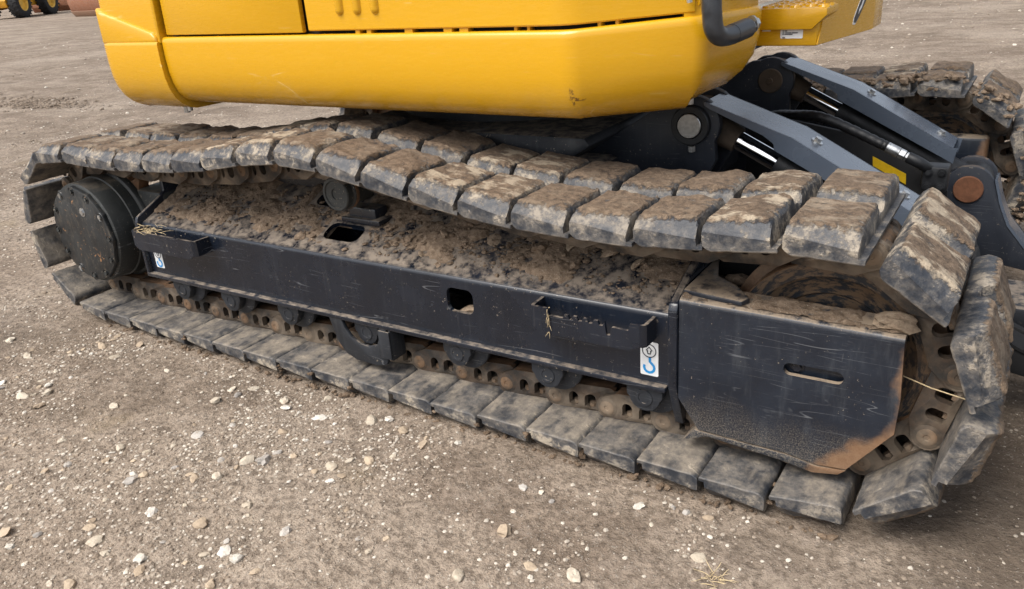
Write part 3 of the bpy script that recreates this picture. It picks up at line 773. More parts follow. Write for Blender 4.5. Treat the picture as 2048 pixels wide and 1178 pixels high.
# --- blade lift cylinders with their guards, lugs and hoses
def lug(y0, mat):
    o = [(.25, .66), (.60, .765), (.74, .852), (.79, .885)] + arc(.868, .812, .088, 120, -35, 10) + [(.945, .70), (.90, .62), (.60, .50), (.25, .46)]
    return plate(o, y0, y0 + .03, FXZ, bev=.003)
def cylinder(y0, near):
    yc = y0 + .085
    lg = part('mounting_lug', lug(y0, 0), 'lug_paint')
    part('mounting_lug', lug(y0 + .145, 0), 'lug_paint')
    a = Vector((.868, yc, .812)); b = Vector((1.600, yc, .445)); d = (b - a).normalized()
    e = bmesh.new(); merge(e, lathe([(.0001, yc - .05), (.068, yc - .05), (.068, yc + .05), (.0001, yc + .05)], 24, 'Y', (a.x, 0, a.z)))
    merge(e, cylAB(a + d * .03, a + d * .135, .052, .040)); part('rod_eye', e, 'boss_dirt')
    part('rod', cylAB(a + d * .10, a + d * .34, .029, n=28), 'chrome')
    br = bmesh.new(); merge(br, cylAB(a + d * .275, a + d * .31, .052, n=28)); merge(br, cylAB(a + d * .30, b - d * .02, .050, n=28))
    merge(br, lathe([(.0001, yc - .05), (.07, yc - .05), (.07, yc + .05), (.0001, yc + .05)], 24, 'Y', (b.x, 0, b.z)))
    part('cylinder_barrel', br, 'black_part')
    if near:
        p_ = part('pin', lathe([(.0001, y0 - .030), (.036, y0 - .030), (.038, y0 - .028), (.038, y0)], 28, 'Y', (a.x, 0, a.z)), 'pin_steel')
        part('pin_collar', lathe([(.041, y0 - .024), (.058, y0 - .024), (.061, y0 - .020), (.061, y0), (.041, y0)], 32, 'Y', (a.x, 0, a.z), True), 'black_part', p_)
        for s_ in (1, -1): part('bolt', hexbolt((a.x - .004 * s_, y0 - .012, a.z + s_ * .060), (0, 0, s_), .012, .022, False), 'bolt_zinc', p_)
    else:
        part('pin', lathe([(.0001, y0 - .014), (.010, y0 - .014), (.012, y0 - .008), (.044, y0 - .008), (.047, y0 - .005), (.047, y0)], 28, 'Y', (a.x, 0, a.z)), 'boss_dirt')
    # guard: folded sheet with kinked top and stepped side flange
    ya, yb = y0 - .006, y0 + .165
    tp = [(.908, .884), (1.176, .786), (1.530, .587)]
    bm = bmesh.new(); T_ = .006
    def strip(y, dz): return [bm.verts.new((x, y, z + dz)) for x, z in tp]
    top = [(x, z) for x, z in tp]; low = [(x - .003, z - T_) for x, z in tp]
    gm = plate(top + low[::-1], ya, yb, FXZ)
    sid = tp + [(1.545, .585), (1.536, .532), (1.135, .742), (1.124, .748), (1.123, .764), (1.118, .770), (1.09, .790), (.925, .862), (.908, .872)]
    merge(gm, plate(sid, ya - .001, ya + .005, FXZ)); merge(gm, plate(sid, yb - .005, yb + .001, FXZ))
    gd_ = part('cylinder_guard', gm, 'cover_paint', None, 25)
    for (x, z), nn in (((1.225, .7595), 0), ((1.478, .6175), 0)):
        part('bolt', hexbolt((x, y0 + .085, z - .001), (.49, 0, .87), .0115, .014), 'bolt_zinc', gd_)
    # blade-arm lug plate with rounded head
    bl = arc(1.597, .440, .085, 168, 30, 9) + [(1.700, .395), (1.735, .315), (1.80, .235), (1.95, .17), (2.02, .165), (2.02, .12), (1.75, .165), (1.60, .215), (1.50, .30)]
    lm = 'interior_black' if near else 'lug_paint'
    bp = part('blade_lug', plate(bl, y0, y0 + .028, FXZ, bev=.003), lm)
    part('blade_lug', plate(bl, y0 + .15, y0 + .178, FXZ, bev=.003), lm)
    part('pin', lathe([(.0001, y0 - .010), (.046, y0 - .010), (.049, y0 - .007), (.049, y0)], 28, 'Y', (1.597, 0, .440)), 'pin_plate', bp)
    # curved flange along the front edge of the lug
    fl = [(1.676, .478), (1.700, .397), (1.735, .317), (1.80, .237), (1.95, .172)]
    fv = bmesh.new(); q = plate(fl + [(x + .008, z + .006) for x, z in fl[::-1]], y0 - .004, y0 + .10, FXZ)
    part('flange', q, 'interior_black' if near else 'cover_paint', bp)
cylinder(.73, True); cylinder(1.575, False)
# dozer blade carried by the lugs (just past the picture's edge)
bl = [(2.02, .06), (1.99, .15), (1.985, .25), (2.0, .36), (2.05, .46), (2.064, .452), (2.016, .355), (2.003, .25), (2.008, .155), (2.04, .06)]
part('dozer_blade', plate([(x + .03, z) for x, z in bl], .02, 2.43, FXZ, bev=.002), 'black_part')
part('blade_beam', box(1.00, 1.98, 1.10, 1.36, .12, .20, .01), 'under_paint')
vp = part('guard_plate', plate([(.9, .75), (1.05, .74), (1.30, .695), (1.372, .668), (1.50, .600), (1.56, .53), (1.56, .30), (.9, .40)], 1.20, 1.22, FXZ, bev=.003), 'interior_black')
part('caution_plate', plate([(1.325, .632), (1.328, .600), (1.435, .545), (1.432, .580)], 1.194, 1.197, FXZ), 'sticker_yellow', vp)
hp = spline([(.86, 1.30, .70), (.98, 1.25, .745), (1.065, 1.17, .765), (1.162, 1.12, .772), (1.259, 1.12, .736), (1.354, 1.12, .694), (1.385, 1.12, .680)], 14)
ho = part('hose', tube(hp, .0165, 12, True, .0016, 4), 'hose')
part('hose', tube(spline([(.86, 1.26, .62), (1.0, 1.18, .655), (1.14, 1.14, .665), (1.28, 1.13, .62), (1.42, 1.13, .56)], 14), .015, 12, True, .0014, 4), 'hose')
d_ = (hp[-1] - hp[-3]).normalized()
part('ferrule', cylAB(hp[-1] - d_ * .01, hp[-1] + d_ * .030, .0165, n=18), 'bolt_zinc', ho)
part('coupling', cylAB(hp[-1] + d_ * .032, hp[-1] + d_ * .050, .0165, n=6), 'bolt_zinc', ho)
part('coupling', cylAB(hp[-1] + d_ * .053, hp[-1] + d_ * .066, .0145, n=6), 'bolt_zinc', ho)
part('elbow', tube(spline([hp[-1] + d_ * .06, hp[-1] + d_ * .10, hp[-1] + d_ * .13 + Vector((0, .03, -.015)), hp[-1] + d_ * .14 + Vector((0, .07, -.04))], 6), .018, 12), 'black_part', ho)
vb = bmesh.new(); merge(vb, box(1.485, 1.56, 1.13, 1.20, .545, .625, .006))
vo_ = part('valve_block', vb, 'black_part')
for x, z in ((1.503, .608), (1.542, .608), (1.503, .563), (1.542, .563)): part('bolt', hexbolt((x, 1.13, z), (0, -1, 0), .009, .011), 'black_part', vo_)
part('coupling', hexbolt((1.484, 1.15, .618), (-1, 0, .5), .013, .022, False), 'bolt_zinc', vo_)

# ------------------------------------------------------------------ upper body
SK = [(.028, 1.150), (.010, 1.1495), (.004, 1.146), (.0005, 1.138), (0, 1.128), (0, 1.075), (.002, 1.03), (.009, .99), (.022, .955), (.042, .930), (.070, .914), (.105, .906), (.16, .904)]
def rounded(path, r, n=5):
    out = [path[0]]
    for a, b, c_ in zip(path, path[1:], path[2:]):
        a, b, c_ = Vector(a), Vector(b), Vector(c_); d0 = (a - b).normalized() * r; d1 = (c_ - b).normalized() * r
        for k in range(n + 1):
            t_ = k / n; out.append(tuple((b + d0) * (1 - t_) ** 2 + b * 2 * t_ * (1 - t_) + (b + d1) * t_ ** 2))
    out.append(path[-1]); return out
skp = rounded([(-.918, .200, 0), (.735, .200, 0), (1.040, .352, .016), (1.102, .62, .016), (1.03, .80, .016)], .030, 6)
TUCK = lambda x, y: 1 + .9 * max(0, min(1, (x - .735) / .3)) + 1.3 * max(0, min(1, (y - .352) / .27))
part('side_skirt', sweep_plan(skp, SK, tuck=TUCK), 'yellow_paint', None, 40)
# counterweight corner, slightly proud of the skirt
CW = [(.026, 1.136), (.006, 1.1355), (.001, 1.131), (0, 1.124), (0, 1.06), (.003, 1.01), (.012, .970), (.028, .935), (.052, .910), (.080, .893), (.11, .884), (.40, .880)]
cwp = rounded([(-.925, .182, 0), (-1.275, .184, 0), (-1.40, .42, 0), (-1.52, .85, 0), (-1.56, 1.225, 0), (-1.52, 1.60, 0), (-1.36, 2.05, 0), (-1.0, 2.25, 0)], .055, 6)
cwb = sweep_plan(cwp[::-1], CW) if False else None
def sweep_in(path, prof):      # interior lies to the right of the path
    return sweep_plan([(x, y, z) for x, y, z in path[::-1]], prof)
cw = part('counterweight', sweep_in(cwp, CW), 'yellow_paint', None, 40)
cw2 = [(.020, 1.95), (.018, 1.9), (.018, 1.134)]
part('upper_block', sweep_in(cwp, [(.30, 1.96), (.03, 1.95), (.018, 1.93), (.018, 1.134), (.30, 1.130)]), 'yellow_paint', cw, 40)
part('wedge_panel', plate([(-1.262, 1.262), (-1.20, 1.236), (-.955, 1.168), (-.935, 1.150), (-.935, 1.128), (-1.262, 1.128)], .187, .225, FXZ, bev=.014, seg=3), 'yellow_paint', cw)
part('edge_strip', plate([(-.934, 1.13), (-.918, 1.13), (-.885, 1.92), (-.912, 1.92)], .195, .23, FXZ, bev=.004), 'yellow_paint', cw)
part('bolt', cylAB((-1.0, .30, .885), (-1.0, .30, .862), .012, n=10), 'bolt_zinc', cw)
part('bolt', cylAB((-.965, .29, .889), (-.965, .29, .872), .010, n=10), 'bolt_zinc', cw)
# black inner body behind the panel gap
inb = rounded([(-.91, .245, 0), (.73, .245, 0), (1.02, .395, 0), (1.07, .62, 0), (1.02, .80, 0)], .03, 4)
part('inner_body', sweep_plan(inb, [(.5, 1.93), (0, 1.93), (0, 1.09), (.5, 1.09)]), 'interior_black')
part('engine_floor', box(-1.25, .72, .46, 1.95, .895, .925), 'interior_black')
part('upper_deck', box(-1.3, .95, .45, 2.0, 1.90, 1.94, .01), 'yellow_paint')
# doors
def door(path, z0, z1, th=.022, lift=0):
    return sweep_plan(path, [(th, z0), (.004, z0), (0, z0 + .004), (0, z1 - .004), (.004, z1), (th, z1)])
part('engine_door', plate([(-.893, 1.156), (-.212, 1.1555), (-.209, 1.92), (-.86, 1.92), (-.888, 1.30)], .207, .226, FXZ, bev=.004), 'yellow_paint')
dp = rounded([(-.186, .209, 0), (.725, .209, 0), (1.012, .352, .012)], .05, 6)
dr = part('side_door', door(dp, 1.160, 1.92), 'yellow_paint', None, 40)
for x in (-.044, .026, .095):
    q = lathe([(.0001, -.012), (.008, -.0105), (.013, -.006), (.0175, .002)], 20)
    for v in q.verts:
        if v.co.z > 0: v.co.z += .45
    bmesh.ops.translate(q, vec=(x, .209, 1.219), verts=q.verts)
    part('rib', q, 'yellow_paint', dr)
for x in (.00, .045, .19, .33, .385): part('hinge_tab', box(x, x + .018 + .012 * (x > .1), .216, .245, 1.146, 1.168, .002), 'yellow_paint', dr)
for x, y in ((.56, .222), (.60, .222), (.79, .255), (.83, .275)): part('hinge_tab', box(x, x + .010, y, y + .03, 1.148, 1.172, .002), 'yellow_paint', dr)
# cab-side panel, latch and handrail
part('front_panel', sweep_plan([(1.022, .358, .02), (1.098, .62, .02), (1.03, .80, .02)], [(.02, 1.168), (.003, 1.168), (0, 1.172), (0, 1.92), (.02, 1.92)]), 'yellow_paint')
part('sill', sweep_plan([(.99, .338, .016), (1.034, .366, .016), (1.094, .62, .016), (1.03, .79, .016)], [(.03, 1.185), (.010, 1.185), (.006, 1.182), (.004, 1.145), (.03, 1.145)]), 'yellow_paint')
part('latch', cylAB((1.008, .325, 1.198), (.996, .318, 1.30), .007, n=10), 'bolt_zinc')
part('latch', hexbolt((1.045, .40, 1.235), (.9, -.4, 0), .014, .016), 'bolt_zinc')
rail = [(1.085, .255, 1.95), (1.087, .255, 1.45), (1.088, .255, 1.22), (1.089, .258, 1.175)] + [(1.091, .266, 1.142), (1.097, .285, 1.124), (1.105, .32, 1.119), (1.112, .36, 1.121), (1.118, .40, 1.124)]
hr = part('handrail', tube(spline(rail, 6), .0235, 20), 'tube_paint')
part('rail_end', cylAB((1.109, .345, 1.120), (1.121, .425, 1.126), .0245, n=20), 'tube_paint', hr)
for dx in (0, .022): part('bolt', hexbolt((1.121 + dx * .2, .427 + dx, 1.126 + dx * .3), (.5, .85, .1), .014, .018), 'bolt_zinc', hr)
# stepped storage box and its tread
bx = part('storage_box', plate([(.98, .75), (1.218, .75), (1.292, 1.15), (1.292, 1.30), (.98, 1.30)], 1.042, 1.140, FXY, bev=.006), 'yellow_paint')
tb = part('step_tread', plate([(1.046, 1.145), (1.244, 1.145), (1.244, 1.125), (1.205, 1.088), (1.046, 1.088)], .735, 1.22, FXZ, bev=.003), 'yellow_paint', bx)
for i in range(5):
    for j in range(4):
        q = lathe([(.019, 0), (.016, .006), (.011, .007), (.008, .002), (.0001, .001)], 12, 'Z', (1.075 + .038 * i, .77 + .055 * j + (.02 if i % 2 else 0), 1.145))
        part('grip', q, 'yellow_paint', bx)
part('label', plate(rrect(1.118, 1.180, 1.063, 1.087, .003, 3), .7480, .7492, FXZ), 'sticker_white', bx, None)
tx = bmesh.new()
for z, segs in ((1.0835, [(1.124, 1.128), (1.130, 1.137)]), (1.0785, [(1.124, 1.129), (1.1315, 1.148), (1.149, 1.166)]), (1.0745, [(1.124, 1.128), (1.1295, 1.152)]), (1.0655, [(1.124, 1.132)])):
    for a, b in segs: merge(tx, plate(rrect(a, b, z - .0012, z + .0012, .0006, 1), .7466, .7478, FXZ))
part('label_print', tx, 'sticker_ink', bx, None)
part('label', plate(rrect(1.066, 1.090, 1.083, 1.0865, .001, 2), .7480, .7492, FXZ), 'sticker_white', bx, None)
# emblem on the slanted front face of the box: dark rounded shield with pale outline and a leaping white figure
fd = Vector((1.292 - 1.218, .40, 0)).normalized(); fn = Vector((fd.y, -fd.x, 0))
FE = Matrix(((fd.x, 0, fn.x, 1.218), (fd.y, 0, fn.y, .75), (0, 1, 0, 0), (0, 0, 0, 1)))
em = [(.240, 1.080), (.255, 1.078), (.275, 1.092), (.32, 1.135), (.34, 1.17), (.315, 1.17), (.295, 1.155), (.262, 1.118), (.244, 1.095)]
def grow(pl, k):
    cx = sum(a for a, b in pl) / len(pl); cz = sum(b for a, b in pl) / len(pl); return [(cx + (a - cx) * k, cz + (b - cz) * k) for a, b in pl]
FACE = bx
part('front_face', plate([(-.002, 1.046), (.40, 1.046), (.40, 1.30), (.03, 1.30), (.03, 1.15), (.018, 1.09)], .0005, .004, FE), 'yellow_paint', bx)
part('emblem', plate(grow(em, 1.12), .004, .005, FE), 'sticker_white', bx, None)
part('emblem', plate(em, .0052, .0060, FE), 'logo_black', bx, None)
part('emblem', plate([(.268, 1.102), (.274, 1.108), (.29, 1.118), (.308, 1.142), (.322, 1.168), (.314, 1.166), (.302, 1.146), (.286, 1.126), (.272, 1.114)], .0062, .0068, FE), 'sticker_white', bx, None)

# ------------------------------------------------------------------ mud and dirt on the machine
def dirt_sheet(x0, x1, nx_, s0, s1, ns, place, hfun):
    vs_, fs = [], []
    for j in range(ns):
        for i in range(nx_):
            x = x0 + (x1 - x0) * i / (nx_ - 1); s = s0 + (s1 - s0) * j / (ns - 1)
            vs_.append(place(x, s, hfun(x, s)))
    for j in range(ns - 1):
        for i in range(nx_ - 1):
            a = j * nx_ + i
            q = (a, a + 1, a + nx_ + 1, a + nx_); fs.append(q)
    me = bpy.data.meshes.new('dirt'); me.from_pydata(vs_, [], fs); return me
def slope_pt(x, s, h): return (x, .12 + cs * s - sn * h, .466 + sn * s + cs * h)
def beam_h(x, s):
    q = Vector((x, s, 0)); n1 = fbm(q * 5.5 + Vector((2, 7, 1)), 4); n2 = fbm(q * 26, 4); n3 = fbm(q * 70, 2)
    b = .0005 + n1 * .022 + n2 * .008 + n3 * .003 + .010 * min(1, s / .2) - .007
    b += .004 * math.exp(-((s - .1) / .06) ** 2) - max(0, .050 - s) * .26
    if -.262 < x < -.068 and .036 < s < .148: b = min(b, -.0005 if (x < -.255 or x > -.075 or s < .043 or s > .141) else -.03)
    if -.42 < x < -.17 and s > .19: b = min(b, -.03)
    e = min(x + 1.165, 1.05 - x); b -= max(0, .015 - e) * .3
    return max(-.004, b) if b > -.02 else b
me = dirt_sheet(-1.163, 1.048, 330, .006, .295, 44, slope_pt, beam_h)
bmx = bmesh.new(); bmx.from_mesh(me)
kill = [f for f in bmx.faces if max(v.co.z - (.466 + (v.co.y - .12) * .467) for v in f.verts) < -.002]
bmesh.ops.delete(bmx, geom=kill, context='FACES'); bmx.to_mesh(me); bmx.free()
o = link('dried_mud', me, 'frame_dirt', FR, 180); o['kind'] = 'stuff'
def yoke_pt(x, s, h): return (x, .100 + s, .5205 - (x - 1.08) * .0135 + (s - .08) * .05 + h)
me = dirt_sheet(1.082, 1.598, 90, .002, .080, 16, yoke_pt, lambda x, s: -.0035 + .010 * fbm(Vector((x * 9, s * 9, 4)), 3) + .006 * fbm(Vector((x * 40, s * 40, 2)), 3) + .004 * (x > 1.2))
o = link('dried_mud', me, 'frame_dirt', FR, 180); o['kind'] = 'stuff'
# lumps of many sizes merged as loose dirt on the beam
def rock_mesh(seed, sub=1, flat=.65, rough_=.35):
    bm = bmesh.new(); bmesh.ops.create_icosphere(bm, subdivisions=sub, radius=1.0)
    o_ = Vector((seed * 5.1, seed * 2.3, seed * 9.7))
    for v in bm.verts:
        k = 1 + rough_ * fbm(v.co * 1.1 + o_, 3) + .12 * fbm(v.co * 3 + o_, 2); v.co = Vector((v.co.x * k * 1.15, v.co.y * k * .92, v.co.z * k * flat))
    bmesh.ops.recalc_face_normals(bm, faces=bm.faces)
    me = bpy.data.meshes.new('stone'); bm.to_mesh(me); bm.free(); return me
def merged_lumps(name, items, protos, mat, parent=None):
    """items: (x,y,z,size,rotation) ; one mesh, vectorised"""
    V, F, base = [], [], 0
    pv = [(np.array([v.co[:] for v in m.vertices]), np.array([p_.vertices[:] for p_ in m.polygons])) for m in protos]
    for k, (x, y, z, s, r) in enumerate(items):
        v, f = pv[k % len(pv)]; c_, s_ = math.cos(r), math.sin(r); a = 1 + .5 * math.sin(k * 1.7) * .5
        q = v * np.array((s * a, s, s * (.8 + .3 * math.cos(k * 2.3))))
        V.append(np.c_[q[:, 0] * c_ - q[:, 1] * s_ + x, q[:, 0] * s_ + q[:, 1] * c_ + y, q[:, 2] + z]); F.append(f + base); base += len(v)
    V = np.concatenate(V); F = np.concatenate(F)
    me = bpy.data.meshes.new(name); me.from_pydata(V.tolist(), [], F.tolist())
    return link(name, me, mat, parent)
tiny = [rock_mesh(20 + i, 1, .7, .5) for i in range(6)]
tiny0 = []
for i in range(8):
    bm = bmesh.new(); bmesh.ops.create_icosphere(bm, subdivisions=1, radius=1.0); bm.free()
    m_ = bpy.data.meshes.new('g'); bm = bmesh.new(); rr = random.Random(i)
    ic = bmesh.ops.create_icosphere(bm, subdivisions=1, radius=1.0)
    bmesh.ops.dissolve_limit(bm, angle_limit=.01, verts=bm.verts, edges=bm.edges)
    bm.clear()
    ph = (1 + 5 ** .5) / 2
    vs_ = [bm.verts.new(Vector(c_).normalized() * rr.uniform(.75, 1.2)) for c_ in ((-1, ph, 0), (1, ph, 0), (-1, -ph, 0), (1, -ph, 0), (0, -1, ph), (0, 1, ph), (0, -1, -ph), (0, 1, -ph), (ph, 0, -1), (ph, 0, 1), (-ph, 0, -1), (-ph, 0, 1))]
    for a, b, c_ in ((0, 11, 5), (0, 5, 1), (0, 1, 7), (0, 7, 10), (0, 10, 11), (1, 5, 9), (5, 11, 4), (11, 10, 2), (10, 7, 6), (7, 1, 8), (3, 9, 4), (3, 4, 2), (3, 2, 6), (3, 6, 8), (3, 8, 9), (4, 9, 5), (2, 4, 11), (6, 2, 10), (8, 6, 7), (9, 8, 1)): bm.faces.new((vs_[a], vs_[b], vs_[c_]))
    for v in bm.verts: v.co.z *= .62
    bmesh.ops.recalc_face_normals(bm, faces=bm.faces); bm.to_mesh(m_); bm.free(); tiny0.append(m_)
rl = random.Random(3); items = []
while len(items) < 1500:
    x = rl.uniform(-1.14, 1.03); s = abs(rl.gauss(.13, .07)); 
    if s > .29 or s < .012: continue
    if -.27 < x < -.06 and .03 < s < .155: continue
    if fbm(Vector((x * 4, s * 6, 3)), 3) + rl.uniform(-.3, .5) < 0: continue
    sz = .0022 + .010 * rl.random() ** 4
    items.append((*slope_pt(x, s, max(0, beam_h(x, s)) + sz * .3), sz, rl.uniform(0, 6.3)))
o = merged_lumps('loose_dirt', items, tiny0, 'frame_dirt', FR); o['kind'] = 'stuff'
# single larger clods lying on the beam
CLOD = [rock_mesh(40 + i, 2, .55, .6) for i in range(5)]
for m_ in CLOD: m_.materials.append(M['frame_dirt'])
PCLOD = [rock_mesh(60 + i, 2, .40, .7) for i in range(4)]
for m_ in PCLOD: m_.materials.append(M['pale_clod'])
spots = [(.35, .17, .030), (.42, .15, .022), (.30, .19, .018), (.52, .20, .02), (.60, .13, .026), (.68, .17, .022), (.72, .10, .020), (.80, .17, .030), (.86, .22, .028), (.90, .14, .022), (.55, .06, .012), (.95, .20, .024),
         (-.75, .10, .020), (-.62, .12, .026), (-.58, .08, .014), (-.90, .14, .018), (-.45, .10, .022), (-.40, .06, .014), (-.33, .04, .020), (.05, .06, .014), (.12, .10, .016), (.20, .05, .013), (-1.02, .12, .016), (.25, .13, .018), (.02, .14, .015)]
for k, (x, s, sz) in enumerate(spots):
    pale = k % 4 == 1 or x > .5 and k % 2
    ob = bpy.data.objects.new('dirt_clod', (PCLOD if pale else CLOD)[k % 4]); COL.objects.link(ob)
    ob.location = slope_pt(x, s, max(0, beam_h(x, s)) + sz * .12); ob.scale = (sz, sz, sz); ob.rotation_euler = (R(25), rl.uniform(-.3, .3), rl.uniform(0, 6))
    tag(ob, ('pale crumbly' if pale else 'dark brown') + ' clod of dried earth on the black track beam', 'dirt clod', 'dirt clods on the track beam, ' + ('pale' if pale else 'brown'))
ob = bpy.data.objects.new('dirt_clod', PCLOD[1]); COL.objects.link(ob); ob.location = (1.572, .135, .522); ob.scale = (.042, .036, .035); ob.rotation_euler = (0, .05, .4)
tag(ob, 'pale flake of dried clay on the outer end of the idler yoke', 'dirt clod')
for x, y, z, sz in ((.385, .150, .330, .055),): 
    ob = bpy.data.objects.new('dirt_clod', PCLOD[0]); COL.objects.link(ob); ob.location = (x, y, z); ob.scale = (sz, .03, sz * .9); ob.rotation_euler = (0, R(-25), 0)
    tag(ob, 'lump of pale dirt lying inside the square hole of the beam', 'dirt clod')
for x, y, z, sz in ((1.165, .30, .50, .03), (1.13, .27, .485, .022), (1.20, .27, .49, .02)):
    ob = bpy.data.objects.new('dirt_clod', CLOD[1]); COL.objects.link(ob); ob.location = (x, y, z); ob.scale = (sz,) * 3
    tag(ob, 'brown clod of earth in the dark pocket beside the idler wheel', 'dirt clod', 'clods in the idler pocket')
part('pocket_floor', box(1.08, 1.30, .19, .385, .455, .47), 'frame_paint')
# mud squeezed between the shoes on the ground
items = []
for k in range(N):
    a = pins[k]
    if a.z < .11:
        for _ in range(rl.choice((2, 4, 7, 10))):
            items.append((a.x - .016 + rl.uniform(-.006, .006), rl.uniform(-.004, .10) ** 1, rl.uniform(.004, .055), rl.uniform(.005, .012), rl.uniform(0, 6)))
        for _ in range(rl.choice((6, 12, 22))): items.append((a.x + rl.uniform(-.03, .16), rl.gauss(.004, .009), rl.uniform(-.005, .001), .0025 + .011 * rl.random() ** 3, rl.uniform(0, 6)))
    else:
        for _ in range(rl.choice((1, 2, 3))):
            yy = rl.uniform(.08, .46); items.append((a.x, yy, a.z + (.045 if a.z > .5 else -.01), rl.uniform(.006, .014), rl.uniform(0, 6)))
items = [(x, max(-.006, y.real if isinstance(y, complex) else y), z, s, r) for x, y, z, s, r in items]
o = merged_lumps('caked_mud', items, tiny, 'mud'); o.parent = EX; o.matrix_parent_inverse = INV; o['kind'] = 'stuff'
# far track is caked much more: overhanging lumps on its inner ends
items = []
for k in range(N):
    a, b = pins[k], pins[(k + 1) % N]; m_ = (a + b) / 2
    out = Vector((m_.x - max(SX, min(IX, m_.x)), 0, m_.z - .387)); out.normalize()
    if m_.x > .3 and m_.z > .3:
        for _ in range(46):
            u = rl.uniform(0, 1); q = a.lerp(b, u) + out * rl.uniform(.06, .115); items.append((q.x, GAUGE + rl.uniform(.005, .09), q.z, rl.uniform(.006, .022), rl.uniform(0, 6)))
o = merged_lumps('caked_mud', items, tiny, 'frame_dirt'); o.parent = EX; o.matrix_parent_inverse = INV; o['kind'] = 'stuff'

# straw caught on the steps, a twig by the idler, a tuft of dry grass
def straw_bunch(name, c_, n_, L, spread, label, cat='straw', up=.2, group=None):
    bm = bmesh.new(); rr = random.Random(sum(map(ord, label)))
    for _ in range(n_):
        a = rr.uniform(0, 6.28); d = Vector((math.cos(a) * spread[0], math.sin(a) * spread[1], rr.uniform(-.3, 1) * up + spread[2] * 0)).normalized()
        s = Vector(c_) + Vector((rr.gauss(0, spread[0]), rr.gauss(0, spread[1]), rr.gauss(0, spread[2]))) * .02
        l = L * rr.uniform(.4, 1); pth = [s + d * l * t_ + Vector((0, 0, -.25 * l * t_ * t_)) + Vector((rr.gauss(0, 1), rr.gauss(0, 1), 0)) * l * .03 for t_ in (0, .35, .7, 1)]
        merge(bm, tube(pth, [.0011, .0011, .0009, .0004], 4))
    return tag(bm_obj(name, bm, 'straw', None, 60), label, cat, group)
straw_bunch('straw_wisp', (-1.035, .055, .460), 42, .045, (2.2, .8, .4), 'wisp of dry straw caught in the plain step by the final drive')
straw_bunch('straw_wisp', (.735, .026, .418), 12, .024, (.18, .12, 1.0), 'shred of dry straw hanging from the notched step', up=-1.5)
gz = ground_z(1.305, -.255)
straw_bunch('grass_tuft', (1.305, -.255, gz + .004), 22, .06, (.5, .5, .05), 'small tuft of dry grass on the dirt in front of the track', 'grass tuft', up=1.3)
tw = bm_obj('twig', tube([(1.60, .148, .385), (1.66, .14, .372), (1.735, .12, .37)], .0016, 5), 'straw', None, 60)
tag(tw, 'thin dry grass stem stuck between idler and chain', 'twig')

# ------------------------------------------------------------------ stones on the ground
rs = random.Random(8); items = []
def clump(x, y): return 1.25 * fbm(Vector((x * 2.1, y * 2.1, 6)), 3) + .30 * max(0, min(1, (.9 - x) / 1.4)) - .04
def blocked(x, y, m=.012):
    return any(-1.62 - m < x < 1.62 + m and y0 - m < y < y0 + .5 + m for y0 in (0, GAUGE))
def add_gravel(n_, xr, yr, s0, s1, pw):
    k = 0
    while k < n_:
        x, y = rs.uniform(*xr), rs.uniform(*yr)
        if rs.random() > .12 + 1.1 * max(0, clump(x, y) + .2): continue
        if blocked(x, y): continue
        s = s0 + (s1 - s0) * rs.random() ** pw
        items.append((x, y, ground_z(x, y) + s * .12, s, rs.uniform(0, 6.3))); k += 1
add_gravel(38000, (-3.2, 2.2), (-1.2, 0.0), .0009, .0075, 2.7)
add_gravel(2500, (1.5, 2.6), (-.3, 2.4), .0015, .007, 3.0)
add_gravel(11000, (-6.5, -1.55), (-.3, 3.2), .0018, .011, 2.7)
add_gravel(3800, (-9.0, 3.2), (2.4, 9.0), .004, .016, 2.5)
add_gravel(1500, (-24.0, -6), (2.5, 16.0), .008, .028, 2.5)
add_gravel(1600, (-3, 5.0), (9, 22.0), .008, .028, 2.5)
o = merged_lumps('gravel', items, tiny0, 'stone'); tag(o, 'fine pale gravel scattered over the brown dirt yard', 'gravel', None, 'stuff')
KINDS = [('chalk-white', (.50, .47, .41), (.64, .60, .54)), ('tan', (.34, .265, .19), (.46, .37, .27)), ('grey', (.30, .275, .25), (.46, .43, .39)), ('cream', (.42, .36, .28), (.54, .48, .39))]
SHAPES = [('flat', .38, .45), ('rounded', .72, .28), ('jagged', .60, .75)]
keep = items; items = []
for cx, cy, sx_, sy_, n_ in ((-9.2, 3.9, 1.1, .35, 420), (-8.2, 3.9, .5, .2, 160), (-11.5, 4.2, .9, .2, 160)):
    for _ in range(n_):
        x, y = rs.gauss(cx, sx_ * .5), rs.gauss(cy, sy_ * .5); z_ = rs.uniform(.008, .030); items.append((x, y, ground_z(x, y) + z_ * .2, z_, rs.uniform(0, 6)))
add_gravel(14000, (-2.6, 2.2), (-1.2, 0.0), .0012, .0065, 2.4); add_gravel(3000, (-6.5, -1.55), (-.3, 3.2), .002, .010, 2.6); add_gravel(1500, (1.5, 2.6), (-.3, 2.4), .0015, .008, 2.6)
o = merged_lumps('soil_crumbs', items, tiny0, 'soil'); tag(o, 'small crumbs of brown soil loose on the dirt yard', 'soil', None, 'stuff'); items = keep
STN = {}
for kn, ca, cb in KINDS:
    t = NT(kn.replace('-', '_') + '_stone'); p = t.pos(); c = t.mix(t.rand(), ca, cb)
    c = t.mix(t.step(t.noise(p, 70, 4), .48, .72, 0, .65), c, (.27, .21, .155))
    M[kn] = t.fin(c, .9, 0, t.bump(t.noise(p, 170, 4), .5, .004), .3)
    for sn_, fl_, ro_ in SHAPES:
        for i in range(3):
            m_ = rock_mesh(80 + i * 7 + len(kn) + fl_ * 100, 2, fl_, ro_); m_.materials.append(M[kn])
            for p_ in m_.polygons: p_.use_smooth = True
            m_.set_sharp_from_angle(angle=R(24)); STN[kn, sn_, i] = m_
cnt = 0; placed = []
